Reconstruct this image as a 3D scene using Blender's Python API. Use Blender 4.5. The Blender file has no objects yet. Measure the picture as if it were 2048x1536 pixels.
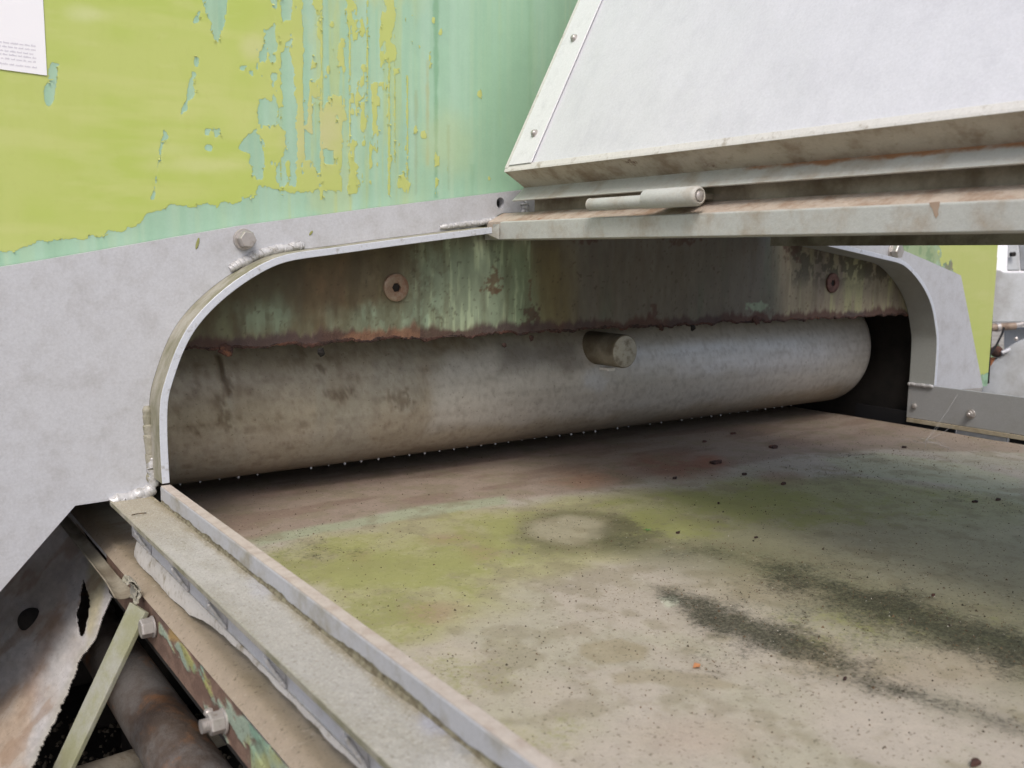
import bpy, bmesh, math, random
import numpy as np
from mathutils import Vector, Matrix, geometry
random.seed(7)
sc = bpy.context.scene
col = sc.collection

# ---------------------------------------------------------------- camera
# The two horizontal directions of the machine (across = +X, along the belt = +Y) fix the lens and the attitude.
VA = np.array([-310., 500.]); VB = np.array([3720., 535.]); PC = np.array([1024., 768.])
FPX = math.sqrt(-((VA - PC) @ (VB - PC)))
def _dir(v):
    d = np.array([v[0], -v[1], -FPX]); return d / np.linalg.norm(d)
_dA = _dir(VA - PC); _dB = _dir(VB - PC)
ROT = np.array([_dB, _dA, np.cross(_dB, _dA)])
def ray(x, y): return ROT @ np.array([x - 1024., -(y - 768.), -FPX]) / FPX
def onX(x, y, X): d = ray(x, y); return d * (X / d[0])
def onY(x, y, Y): d = ray(x, y); return d * (Y / d[1])
def onZ(x, y, Z): d = ray(x, y); return d * (Z / d[2])

cam_data = bpy.data.cameras.new("camera")
cam = bpy.data.objects.new("camera", cam_data); col.objects.link(cam)
cam.matrix_world = Matrix([list(ROT[i]) + [0] for i in range(3)] + [[0, 0, 0, 1]])
cam_data.sensor_width = 36; cam_data.lens = FPX / 2048 * 36
cam_data.clip_start = 0.02; cam_data.clip_end = 500
cam_data.dof.use_dof = True; cam_data.dof.focus_distance = 1.32; cam_data.dof.aperture_fstop = 9
sc.camera = cam

# ---------------------------------------------------------------- world, sun, exposure
SUN_EL, SUN_AZ = math.radians(52), math.radians(215)      # azimuth of the sun, measured from +Y towards +X
world = bpy.data.worlds.new("World"); sc.world = world; world.use_nodes = True
nt = world.node_tree; bg = nt.nodes['Background']
sky = nt.nodes.new('ShaderNodeTexSky'); sky.sky_type = 'NISHITA'; sky.sun_disc = False
sky.sun_elevation = SUN_EL; sky.sun_rotation = SUN_AZ
sky.air_density = 1.0; sky.dust_density = 4.0; sky.ozone_density = 0.6
nt.links.new(sky.outputs[0], bg.inputs[0]); bg.inputs[1].default_value = 0.14
sd = bpy.data.lights.new("sun", 'SUN'); sd.energy = 1.5; sd.angle = math.radians(20); sd.color = (1, .97, .93)
so = bpy.data.objects.new("sun", sd); col.objects.link(so)
sdir = Vector((math.sin(SUN_AZ) * math.cos(SUN_EL), math.cos(SUN_AZ) * math.cos(SUN_EL), math.sin(SUN_EL)))
so.rotation_euler = (-sdir).to_track_quat('-Z', 'Y').to_euler()
sc.view_settings.view_transform = 'Standard'; sc.view_settings.look = 'None'
sc.view_settings.exposure = 0.18; sc.view_settings.gamma = 1
sc.render.engine = 'CYCLES'

# ---------------------------------------------------------------- numpy noise and masks
def vnoise(x, y, seed=0):
    x = np.asarray(x, float); y = np.asarray(y, float)
    xi = np.floor(x).astype(np.int64); yi = np.floor(y).astype(np.int64)
    fx = x - xi; fy = y - yi; fx = fx * fx * (3 - 2 * fx); fy = fy * fy * (3 - 2 * fy)
    M = 0xffffffff
    def h(a, b):
        v = (a * 374761393 + b * 668265263 + seed * 974634777 + 12345) & M
        v = ((v ^ (v >> 13)) * 1274126177) & M
        v = ((v ^ (v >> 15)) * 2246822519) & M
        return ((v ^ (v >> 16)) & M) / float(M)
    return (h(xi, yi) * (1 - fx) + h(xi + 1, yi) * fx) * (1 - fy) + (h(xi, yi + 1) * (1 - fx) + h(xi + 1, yi + 1) * fx) * fy
def fbm(x, y, o=4, seed=0):
    s = 0; a = .5; t = 0
    for i in range(o):
        s = s + a * vnoise(x * 2 ** i + 17 * i, y * 2 ** i - 11 * i, seed + i * 7); t += a; a *= .55
    return s / t
def sstep(a, b, x):
    t = np.clip((x - a) / (b - a), 0, 1); return t * t * (3 - 2 * t)
def sdpoly(x, y, pts):
    """signed distance, positive inside"""
    pts = [tuple(p) for p in pts]
    d = np.full(np.shape(x), 1e9); ins = np.zeros(np.shape(x), bool)
    for i in range(len(pts)):
        ax, ay = pts[i]; bx, by = pts[(i + 1) % len(pts)]
        ex, ey = bx - ax, by - ay; wx, wy = x - ax, y - ay
        t = np.clip((wx * ex + wy * ey) / (ex * ex + ey * ey + 1e-12), 0, 1)
        d = np.minimum(d, (wx - ex * t) ** 2 + (wy - ey * t) ** 2)
        c = ((ay > y) != (by > y)) & (x < (bx - ax) * (y - ay) / ((by - ay) + 1e-15) + ax)
        ins ^= c
    d = np.sqrt(d); return np.where(ins, d, -d)
def S(r, g, b):
    c = np.array([r, g, b]) / 255.
    c = np.where(c <= .04045, c / 12.92, ((c + .055) / 1.055) ** 2.4)
    l = c @ np.array([.3, .59, .11]); return l + (c - l) * .93
def mix(a, b, m): return a * (1 - m[..., None]) + b * m[..., None]

class Surf:
    """stain painter for one flat surface; f maps a photograph pixel to the two surface coordinates (metres)"""
    def __init__(s, x, y, f, c0): s.x, s.y, s.f = x, y, f; s.c = np.ones(x.shape + (3,)) * c0
    def pts(s, P): return [s.f(*p) for p in P]
    def poly(s, P, c, soft=.004, warp=.006, ws=40, op=1., seed=1, streak=None):
        sx, sy = streak or (1, 1)
        n = (fbm(s.x * ws * sx, s.y * ws * sy, 4, seed) - .5) * 2 * warp
        m = sstep(-soft, soft, sdpoly(s.x, s.y, s.pts(P)) + n) * op
        s.c = mix(s.c, c, m); return m
    def blob(s, cx, cy, rx, ry, c, soft=.4, warp=.5, ws=25, op=1., seed=1, streak=None):
        sx, sy = streak or (1, 1)
        o = np.array(s.f(cx, cy)); a = np.array(s.f(cx + rx, cy)) - o; b = np.array(s.f(cx, cy + ry)) - o
        det = a[0] * b[1] - a[1] * b[0]; dx, dy = s.x - o[0], s.y - o[1]
        u = (dx * b[1] - dy * b[0]) / det; v = (a[0] * dy - a[1] * dx) / det
        n = (fbm(s.x * ws * sx, s.y * ws * sy, 4, seed) - .5) * 2 * warp
        m = sstep(1 + soft, 1 - soft, np.sqrt(u * u + v * v) + n) * op
        s.c = mix(s.c, c, m); return m
    def mask(s, m, c): s.c = mix(s.c, c, np.clip(m, 0, 1))

# ---------------------------------------------------------------- object helpers
def tag(o, label=None, cat=None, group=None, kind=None):
    if label: o['label'] = label
    if cat: o['category'] = cat
    if group: o['group'] = group
    if kind: o['kind'] = kind
    return o
def thing(name, label, cat, loc=(0, 0, 0), group=None):
    o = bpy.data.objects.new(name, None); col.objects.link(o); o.location = loc
    o.empty_display_size = .05
    return tag(o, label, cat, group)
def rootloc(o):
    v = Vector((0, 0, 0))
    while o: v += o.location; o = o.parent
    return v
def mesh_obj(name, me, mat, parent=None, smooth=False, bevel=0, solid=0):
    o = bpy.data.objects.new(name, me); col.objects.link(o)
    if mat: me.materials.append(mat)
    if smooth: me.polygons.foreach_set('use_smooth', [True] * len(me.polygons))
    if parent: o.parent = parent; o.location = -rootloc(parent)
    if solid:
        m = o.modifiers.new('thick', 'SOLIDIFY'); m.thickness = solid; m.offset = 0
    if bevel:
        m = o.modifiers.new('bevel', 'BEVEL'); m.width = bevel; m.segments = 2; m.limit_method = 'ANGLE'; m.angle_limit = math.radians(40)
        m.harden_normals = False
    return o
class MB:
    def __init__(s): s.v = []; s.f = []
    def add(s, v, f):
        n = len(s.v); s.v += [tuple(map(float, p)) for p in v]; s.f += [tuple(i + n for i in q) for q in f]; return s
    def box(s, a, b):
        x0, y0, z0 = a; x1, y1, z1 = b
        return s.add([(x0, y0, z0), (x1, y0, z0), (x1, y1, z0), (x0, y1, z0), (x0, y0, z1), (x1, y0, z1), (x1, y1, z1), (x0, y1, z1)],
                     [(0, 3, 2, 1), (4, 5, 6, 7), (0, 1, 5, 4), (1, 2, 6, 5), (2, 3, 7, 6), (3, 0, 4, 7)])
    def hexa(s, P):   # 8 corners: 4 of one end, 4 of the other
        return s.add(P, [(0, 3, 2, 1), (4, 5, 6, 7), (0, 1, 5, 4), (1, 2, 6, 5), (2, 3, 7, 6), (3, 0, 4, 7)])
    def rings(s, R, close=True, cap=True):
        n = len(R[0]); V = [p for r in R for p in r]; F = []
        for i in range(len(R) - 1):
            for j in range(n if close else n - 1):
                k = (j + 1) % n; F.append((i * n + j, i * n + k, (i + 1) * n + k, (i + 1) * n + j))
        if cap: F += [tuple(range(n))[::-1], tuple((len(R) - 1) * n + j for j in range(n))]
        return s.add(V, F)
    def lathe(s, o, ax, prof, seg=32, ph=0.):
        """prof: (distance along axis, radius)"""
        o = Vector(o); ax = Vector(ax).normalized(); t = ax.orthogonal().normalized(); b = ax.cross(t)
        R = []
        for d, r in prof:
            R.append([tuple(o + ax * d + (t * math.cos(2 * math.pi * k / seg + ph) + b * math.sin(2 * math.pi * k / seg + ph)) * max(r, 1e-5)) for k in range(seg)])
        return s.rings(R)
    def cyl(s, a, b, r, seg=32, ph=0.):
        a = Vector(a); b = Vector(b); return s.lathe(a, b - a, [(0, r), ((b - a).length, r)], seg, ph)
    def tube(s, P, r, seg=10):
        P = [Vector(p) for p in P]; R = []
        up = Vector((0.13, .31, .94))
        for i, p in enumerate(P):
            d = (P[min(i + 1, len(P) - 1)] - P[max(i - 1, 0)]).normalized(); t = d.cross(up).normalized(); b = d.cross(t)
            rr = r(i) if callable(r) else r
            R.append([tuple(p + (t * math.cos(2 * math.pi * k / seg) + b * math.sin(2 * math.pi * k / seg)) * rr) for k in range(seg)])
        return s.rings(R)
    def prismY(s, poly, y0, y1):      # poly in XZ, extruded along Y
        n = len(poly)
        tri = geometry.tessellate_polygon([[Vector((p[0], p[1], 0)) for p in poly]])
        V = [(x, y0, z) for x, z in poly] + [(x, y1, z) for x, z in poly]
        F = [tuple(t) for t in tri] + [tuple(i + n for i in t)[::-1] for t in tri] + [(i, (i + 1) % n, (i + 1) % n + n, i + n) for i in range(n)]
        return s.add(V, F)
    def build(s, name, mat, parent=None, smooth=False, bevel=0, solid=0, fix=True):
        me = bpy.data.meshes.new(name); me.from_pydata(s.v, [], s.f); me.validate()
        if fix:
            bm = bmesh.new(); bm.from_mesh(me); bmesh.ops.recalc_face_normals(bm, faces=bm.faces); bm.to_mesh(me); bm.free()
        if smooth:
            o = mesh_obj(name, me, mat, parent, False, bevel, solid)
            me.polygons.foreach_set('use_smooth', [True] * len(me.polygons))
            try: me.set_sharp_from_angle(angle=math.radians(38))
            except Exception: pass
            return o
        return mesh_obj(name, me, mat, parent, False, bevel, solid)

def grid_obj(name, P, colr, mat, parent=None, keep=None, extra=None, smooth=True, solid=0, wrap=False):
    """P: (nu,nv,3) points; colr (nu,nv,3) base colour attribute; keep: (nu-1,nv-1) bool"""
    nu, nv = P.shape[:2]
    idx = np.arange(nu * nv).reshape(nu, nv)
    q = np.stack([idx[:-1, :-1], idx[1:, :-1], idx[1:, 1:], idx[:-1, 1:]], -1).reshape(-1, 4)
    if keep is not None: q = q[keep.reshape(-1)]
    used = np.unique(q); remap = np.full(nu * nv, -1); remap[used] = np.arange(len(used)); q = remap[q]
    me = bpy.data.meshes.new(name)
    me.vertices.add(len(used)); me.vertices.foreach_set('co', P.reshape(-1, 3)[used].astype(np.float32).ravel())
    me.loops.add(q.size); me.loops.foreach_set('vertex_index', q.ravel().astype(np.int32))
    me.polygons.add(len(q)); me.polygons.foreach_set('loop_start', (np.arange(len(q)) * 4).astype(np.int32))
    try: me.polygons.foreach_set('loop_total', np.full(len(q), 4, np.int32))
    except Exception: pass
    me.update(calc_edges=True)
    a = me.color_attributes.new('Col', 'FLOAT_COLOR', 'POINT')
    c4 = np.ones((len(used), 4), np.float32); c4[:, :3] = np.clip(colr.reshape(-1, 3)[used], 0, 1); a.data.foreach_set('color', c4.ravel())
    for k, v in (extra or {}).items():
        at = me.attributes.new(k, 'FLOAT', 'POINT'); at.data.foreach_set('value', v.reshape(-1)[used].astype(np.float32))
    return mesh_obj(name, me, mat, parent, smooth, 0, solid)

# ---------------------------------------------------------------- materials
class NT:
    def __init__(s, name, rough=.6, metal=0., spec=.4):
        s.m = bpy.data.materials.new(name); s.m.use_nodes = True; s.t = s.m.node_tree
        s.b = s.t.nodes['Principled BSDF']; s.b.inputs['Roughness'].default_value = rough
        s.b.inputs['Metallic'].default_value = metal; s.b.inputs['Specular IOR Level'].default_value = spec
        s.co = s.n('ShaderNodeNewGeometry').outputs['Position']
    def n(s, t, **k):
        x = s.t.nodes.new(t)
        for a, b in k.items(): setattr(x, a, b)
        return x
    def put(s, i, v):
        if hasattr(v, 'is_output'): s.t.links.new(v, i)
        elif v is not None:
            if hasattr(i.default_value, '__len__') and len(i.default_value) == 4: v = tuple(v)[:3] + (1,)
            i.default_value = v
    def math(s, op, a, b=None, c=None, clamp=False):
        x = s.n('ShaderNodeMath', operation=op, use_clamp=clamp)
        for i, v in enumerate((a, b, c)):
            if v is not None: s.put(x.inputs[i], v)
        return x.outputs[0]
    def noise(s, scale, detail=5, rough=.6, stretch=None, dist=0., off=0.):
        v = s.co
        if stretch or off:
            mp = s.n('ShaderNodeMapping'); s.t.links.new(v, mp.inputs[0]); mp.inputs['Scale'].default_value = stretch or (1, 1, 1); mp.inputs['Location'].default_value = (off, off * .7, off * .3); v = mp.outputs[0]
        x = s.n('ShaderNodeTexNoise'); s.t.links.new(v, x.inputs['Vector']); x.inputs['Scale'].default_value = scale
        x.inputs['Detail'].default_value = detail; x.inputs['Roughness'].default_value = rough; x.inputs['Distortion'].default_value = dist
        return x.outputs['Fac']
    def ramp(s, v, lo, hi):
        x = s.n('ShaderNodeMapRange', interpolation_type='SMOOTHSTEP'); s.put(x.inputs[0], v); x.inputs[1].default_value = lo; x.inputs[2].default_value = hi
        return x.outputs[0]
    def mix(s, f, a, b, mode='MIX'):
        x = s.n('ShaderNodeMix', data_type='RGBA', blend_type=mode); s.put(x.inputs[0], f); s.put(x.inputs[6], a); s.put(x.inputs[7], b); return x.outputs[2]
    def attr(s, k): x = s.n('ShaderNodeAttribute', attribute_name=k); return x
    def bump(s, h, dist=.001, st=1.):
        x = s.n('ShaderNodeBump'); s.put(x.inputs['Height'], h); x.inputs['Distance'].default_value = dist; x.inputs['Strength'].default_value = st
        if s.b.inputs['Normal'].is_linked: s.t.links.new(s.b.inputs['Normal'].links[0].from_socket, x.inputs['Normal'])
        s.t.links.new(x.outputs[0], s.b.inputs['Normal'])
    def color(s, c): s.put(s.b.inputs['Base Color'], c)
    def rough(s, r): s.put(s.b.inputs['Roughness'], r)

def metal_mat(name, base, dirt, rough=.5, metal=.3, dscale=14, dlo=.45, dhi=.75, speck=.5, bump=.0004, vstreak=None, rust=None, rlo=.62, rhi=.72, rscale=9, var=.12, line=None, grain=.16, wave=0):
    m = NT(name, rough, metal)
    n1 = m.noise(dscale, 8, .65, vstreak); n2 = m.noise(160, 4, .6); n3 = m.noise(3.2, 3, .5, off=3); n4 = m.noise(700, 2, .5)
    c = m.mix(m.ramp(n1, dlo, dhi), base, dirt)
    c = m.mix(m.math('MULTIPLY', m.ramp(n2, .55, .8), speck), c, dirt)
    if rust is not None:
        c = m.mix(m.ramp(m.noise(rscale, 8, .7, vstreak, .3, 5), rlo, rhi), c, rust)
    if line:      # rust creeping along one seam: (axis, from, to, y where it starts, y where it is full, colour)
        ax_, l0, l1, y0, y1, lc = line
        sp = m.n('ShaderNodeSeparateXYZ'); m.t.links.new(m.co, sp.inputs[0])
        k = m.math('MULTIPLY', m.ramp(sp.outputs[ax_], l0, l1), m.ramp(sp.outputs[1], y0, y1))
        k = m.ramp(m.math('ADD', k, m.math('MULTIPLY', m.math('SUBTRACT', m.noise(26, 7, .7, off=2), .5), 1.5)), .50, .95)
        c = m.mix(k, c, lc)
    gr = m.math('ADD', m.math('MULTIPLY', m.math('SUBTRACT', m.noise(330, 5, .75), .5), grain * 2.2), 1.)
    gv = m.n('ShaderNodeCombineColor'); [m.t.links.new(gr, gv.inputs[i]) for i in range(3)]
    c = m.mix(1., c, gv.outputs[0], 'MULTIPLY')
    v = m.math('ADD', m.math('MULTIPLY', m.math('ADD', n3, m.math('MULTIPLY', n4, .5)), var * 2), 1 - var * 1.5)
    vv = m.n('ShaderNodeCombineColor'); [m.t.links.new(v, vv.inputs[i]) for i in range(3)]
    c = m.mix(1., c, vv.outputs[0], 'MULTIPLY')
    m.color(c); m.rough(m.math('ADD', m.math('MULTIPLY', n1, .25), rough - .1))
    if wave: m.bump(m.noise(7, 3, .5, off=9), wave, 1.)
    m.bump(n4, bump, .5); m.bump(n2, bump * 2, .5); m.bump(m.noise(22, 3), bump * 6, .5)
    return m.m
def attr_mat(name, rough=.7, metal=0., fine=.25, specks=(), bumps=((300, .0004), (60, .0008)), roughvar=.15, spec=.4, streak=None):
    """base colour from the painted attribute, broken up by fine grain and specks. specks: (scale, lo, hi, colour, amount)"""
    m = NT(name, rough, metal, spec)
    c = m.attr('Col').outputs['Color']
    n = m.math('ADD', m.math('MULTIPLY', m.noise(55, 6, .7, streak), .6), m.math('MULTIPLY', m.noise(420, 4, .7), .5))
    v = m.math('ADD', m.math('MULTIPLY', m.math('SUBTRACT', n, .55), fine * 2.6), 1.)
    vv = m.n('ShaderNodeCombineColor'); [m.t.links.new(v, vv.inputs[i]) for i in range(3)]
    c = m.mix(1., c, vv.outputs[0], 'MULTIPLY')
    for i, (sca, lo, hi, cc, am) in enumerate(specks):
        c = m.mix(m.math('MULTIPLY', m.ramp(m.noise(sca, 3, .6, off=i * 3 + 1), lo, hi), am), c, cc)
    m.color(c); m.rough(m.math('ADD', m.math('MULTIPLY', m.noise(18, 4), roughvar * 2), rough - roughvar))
    for sca, d in bumps: m.bump(m.noise(sca, 4, .6), d, .8)
    return m

M_PLATE = metal_mat('dull_aluminium', S(188, 190, 196), S(172, 172, 175), .55, .1, 30, .42, .8, .45, .0002, var=.035, grain=.22)
M_EDGE = metal_mat('cut_edge_aluminium', S(200, 205, 216), S(156, 154, 152), .42, .12, 60, .55, .72, .5, .0002, var=.05)
M_BANDSIDE = metal_mat('mossy_aluminium', S(164, 160, 148), S(124, 122, 96), .7, .05, 26, .35, .65, .6, .0004, vstreak=(1, 1, .5), var=.1)
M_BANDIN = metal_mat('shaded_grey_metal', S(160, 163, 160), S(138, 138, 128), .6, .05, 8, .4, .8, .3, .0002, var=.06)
M_HOOD = metal_mat('matt_lid_aluminium', S(214, 215, 221), S(202, 203, 210), .5, .1, 16, .42, .8, .25, .0003, vstreak=(1.2, 1.2, .6), var=.05, wave=.006)
M_LIDEDGE = metal_mat('lid_rim_metal', S(214, 212, 208), S(160, 150, 135), .6, .05, 40, .55, .75, .5, .0004)
M_BEAM = metal_mat('grey_painted_steel', S(186, 188, 184), S(166, 156, 142), .6, .05, 18, .45, .72, .5, .0004, rust=S(150, 112, 84), rlo=.64, rhi=.76, rscale=16, line=(2, .086, .0990, .95, .55, S(162, 118, 84)))
M_RETURN = metal_mat('dirty_grey_steel', S(184, 175, 160), S(140, 122, 102), .75, 0, 19, .42, .7, .6, .0004, rust=S(106, 80, 62), rlo=.62, rhi=.70, rscale=20)  # brown dirt tone, darkened further for the shade under the lid rim
M_DUSTY = metal_mat('dusty_steel', S(186, 172, 158), S(158, 134, 114), .85, 0, 30, .4, .66, .7, .001, rust=S(152, 108, 76), rlo=.58, rhi=.7, rscale=18)
M_WEB = metal_mat('stained_steel', S(150, 144, 128), S(104, 94, 78), .8, 0, 11, .35, .65, .5, .0005)
M_STRIP = metal_mat('bright_strip_aluminium', S(226, 226, 230), S(206, 206, 210), .4, .1, 30, .5, .8, .3, .0002, var=.04)
M_RAILLIP = metal_mat('rail_lip_metal', S(176, 178, 183), S(150, 146, 134), .6, .05, 22, .45, .7, .5, .0004)
M_WELD = metal_mat('weld_metal', S(198, 198, 200), S(150, 146, 138), .4, .25, 120, .5, .75, .4, .0006)
M_STAIN = metal_mat('stainless_bolt', S(186, 181, 178), S(140, 126, 114), .34, .55, 90, .5, .8, .4, .0001, grain=.04)
M_LIP = metal_mat('lip_pink_grime', S(186, 176, 166), S(168, 154, 142), .8, 0, 50, .4, .7, .7, .0006, var=.1)
M_SKIRT = metal_mat('blue_grey_metal', S(200, 202, 208), S(176, 174, 170), .55, .1, 18, .45, .75, .4, .0003)
M_SEAL = metal_mat('grimy_rubber_seal', S(200, 197, 192), S(140, 130, 108), .7, 0, 40, .5, .7, .6, .0006)
M_RUSTPIPE = metal_mat('rusty_pipe_steel', S(116, 112, 110), S(92, 80, 72), .55, .2, 16, .42, .62, .7, .0010, vstreak=(1, .6, 1), rust=S(140, 102, 72), rlo=.52, rhi=.66, rscale=17, var=.2, grain=.3)
M_RUST = metal_mat('red_rust', S(84, 56, 48), S(50, 40, 38), .9, 0, 34, .35, .62, .8, .0015, var=.3, rust=S(124, 82, 60), rlo=.58, rhi=.68, rscale=22)
M_DARK = metal_mat('near_black_steel', S(34, 30, 28), S(20, 18, 17), .8, 0, 12, .4, .7, .5, .0008)  # near black, which also deepens the shade in the housing and recesses
M_SCREW = metal_mat('rusted_screw_head', S(150, 134, 116), S(130, 98, 78), .5, .3, 60, .35, .65, .6, .0006)
M_SCREW2 = metal_mat('purple_rust_screw_head', S(108, 76, 68), S(76, 52, 48), .6, .2, 60, .35, .65, .6, .0006)
M_BACK = metal_mat('weathered_grey_panel', S(180, 184, 188), S(150, 150, 148), .65, .05, 5, .4, .7, .3, .0003)
M_GAL = metal_mat('mossy_flat_bar', S(158, 158, 147), S(142, 143, 112), .6, .1, 16, .4, .65, .5, .0004)
M_BARK = metal_mat('brown_fitting', S(150, 132, 116), S(110, 90, 74), .5, .2, 30)
M_BLACK = NT('rubber_and_void_black', .7); M_BLACK.color((.01, .01, .012, 1)); M_BLACK = M_BLACK.m
m = NT('paper', .6); m.color(m.mix(m.noise(6), (.86, .86, .9), (.8, .8, .84))); M_PAPER = m.m
m = NT('faded_print', .7); m.color(m.mix(m.noise(30), (.62, .6, .68), (.55, .54, .6))); M_PRINT = m.m

# ================================================================ ARCH GEOMETRY (XZ section at the frame's front)
YF, YP, YB, YW = 1.150, 1.196, 1.2110, 1.2125      # band front, side plate face, band back, green wall face
inner_px = [(340, 966), (338, 930), (335, 865), (336, 802), (346, 764), (363, 713), (386, 666), (420, 624), (462, 586), (505, 556), (547, 533), (589, 520), (665, 510), (800, 491), (985, 467)]
def catmull(P, n=6):
    out = []
    for i in range(len(P) - 1):
        p0 = P[max(i - 1, 0)]; p1 = P[i]; p2 = P[i + 1]; p3 = P[min(i + 2, len(P) - 1)]
        for k in range(n):
            t = k / n
            out.append(tuple(.5 * (2 * p1[j] + (p2[j] - p0[j]) * t + (2 * p0[j] - 5 * p1[j] + 4 * p2[j] - p3[j]) * t * t + (3 * p1[j] - p0[j] - 3 * p2[j] + p3[j]) * t ** 3) for j in range(len(p1))))
    out.append(tuple(P[-1])); return out
inn = [tuple(onY(x, y, YF)[[0, 2]]) for x, y in inner_px]
inn = catmull(inn, 5)
# even out hand-read jitter
A = np.array(inn)
for _ in range(6): A[1:-1] = A[1:-1] * .5 + (A[:-2] + A[2:]) * .25
inn = [tuple(p) for p in A]
def offset(P, d):
    P = np.array(P); T = np.gradient(P, axis=0); T /= np.linalg.norm(T, axis=1)[:, None]
    return [tuple(p + np.array([-t[1], t[0]]) * d) for p, t in zip(P, T)]
TH = .0095
out_ = offset(inn, TH)
XC = 1.129
def mir(P): return [(2 * XC - x, z) for x, z in P]

def band(side, parent):
    I = inn if side < 0 else mir(inn); O = out_ if side < 0 else mir(out_)
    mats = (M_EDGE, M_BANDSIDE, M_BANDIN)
    V = []; F = []; MI = []
    if side > 0: I = I[:-1]; O = O[:-1]
    n = len(I)
    for (ring, y) in ((I, YF), (O, YF), (O, YB), (I, YB)): V += [(x, y, z) for x, z in ring]
    for i in range(n - 1):
        for k in range(4):
            a = k * n; b = ((k + 1) % 4) * n
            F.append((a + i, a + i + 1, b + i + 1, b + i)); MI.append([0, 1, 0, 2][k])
    F += [(0, n, 2 * n, 3 * n), (n - 1, 2 * n - 1, 3 * n - 1, 4 * n - 1)]; MI += [0, 0]
    me = bpy.data.meshes.new('arch_band'); me.from_pydata(V, [], F)
    for q in mats: me.materials.append(q)
    me.polygons.foreach_set('material_index', MI)
    bm = bmesh.new(); bm.from_mesh(me); bmesh.ops.recalc_face_normals(bm, faces=bm.faces); bm.to_mesh(me); bm.free()
    o = bpy.data.objects.new('arch_band', me); col.objects.link(o); o.parent = parent; o.location = -rootloc(parent)
    me.polygons.foreach_set('use_smooth', [True] * len(me.polygons)); me.set_sharp_from_angle(angle=math.radians(40))
    b = o.modifiers.new('bevel', 'BEVEL'); b.width = .0008; b.segments = 2; b.limit_method = 'ANGLE'
    return o

def weld(P, r, parent, mat=M_WELD, name='weld_bead', pitch=.006, jit=.25, seed=3):
    pitch *= .62; jit *= .55
    rnd = random.Random(seed)
    P = [Vector(p) for p in P]; L = [0]
    for a, b in zip(P, P[1:]): L.append(L[-1] + (b - a).length)
    n = max(2, int(L[-1] / (pitch / 8)))
    pts = []; rr = []
    for i in range(n + 1):
        s = L[-1] * i / n; k = 0
        while k < len(L) - 2 and L[k + 1] < s: k += 1
        t = (s - L[k]) / max(1e-9, L[k + 1] - L[k]); p = P[k].lerp(P[k + 1], t)
        ph = (s / pitch) % 1; cell = int(s / pitch); cr = random.Random(seed * 1000 + cell)
        p = p + Vector((cr.uniform(-1, 1), cr.uniform(-1, 1) * .3, cr.uniform(-1, 1))) * r * jit
        e = min(1, 9 * i / n + .55, 9 * (n - i) / n + .55)
        pts.append(p); rr.append(r * (.86 + .20 * (1 - ph) ** .6 + cr.uniform(-.07, .07)) * e)
    m = MB().tube(pts, lambda i: rr[i], 10)
    return m.build(name, mat, parent, smooth=True)
def weld_arc(side, a, b, r, parent, off=0.003, y=YP - .001, seed=3):
    O = offset(out_, off); O = O if side < 0 else mir(O)
    return weld([(x, y, z) for x, z in O[a:b]], r, parent, seed=seed)

# ================================================================ ARCH FRAME (plates, bands, welds, bolts)
frame = thing('arch_frame', 'pale aluminium arch-shaped frame round the dark feed opening, welded and bolted to the green wall', 'frame', (.3, 1.2, -.3))
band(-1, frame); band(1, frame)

def plate(poly, hole, parent, name='side_plate'):
    m = MB()
    loops = [[Vector((x, z, 0)) for x, z in poly]]
    if hole: loops.append([Vector((x, z, 0)) for x, z in hole])
    tri = geometry.tessellate_polygon(loops)
    allp = poly + (hole or []); n = len(allp)
    V = [(x, YP, z) for x, z in allp] + [(x, YB, z) for x, z in allp]
    F = [tuple(t) for t in tri] + [tuple(i + n for i in t)[::-1] for t in tri]
    k = len(poly); F += [(i, (i + 1) % k, (i + 1) % k + n, i + n) for i in range(k)]
    if hole:
        h = len(hole); F += [(k + i, k + (i + 1) % h, k + (i + 1) % h + n, k + i + n) for i in range(h)]
    return m.add(V, F).build(name, M_PLATE, parent)
OL = offset(out_, .0004)
hc = onY(1001, 406, YP)[[0, 2]]
hole = [(hc[0] + .0072 * math.cos(a), hc[1] + .0085 * math.sin(a)) for a in [2 * math.pi * i / 20 for i in range(20)]]
left_poly = [(-.35, -.11), (.0, -.045), (.141, -.0175), (.219, -.003), (.415, .035), (.6, .0635), (.808, .0935), (.897, .106), (.897, .0690), (.822, .0645), (.790, .0500), (.785, .045)]
k_end = max(i for i, p in enumerate(OL) if p[0] < .785)
left_poly += [OL[i] for i in range(k_end, 0, -1)] + [(OL[0][0], -.2965), (.24, -.3005), (.204, -.301), (.12, -.390), (.03, -.486), (-.35, -.486)]
plate(left_poly, hole, frame)
ro = mir(OL)
right_poly = [tuple(onY(1700, 455, YP)[[0, 2]]), tuple(onY(1857, 522, YP)[[0, 2]]), tuple(onY(1922, 551, YP)[[0, 2]]), tuple(onY(1966, 775, YP)[[0, 2]]), (ro[0][0], -.300)]
right_poly += [ro[i] for i in range(1, k_end)]
plate(right_poly, None, frame)

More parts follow.
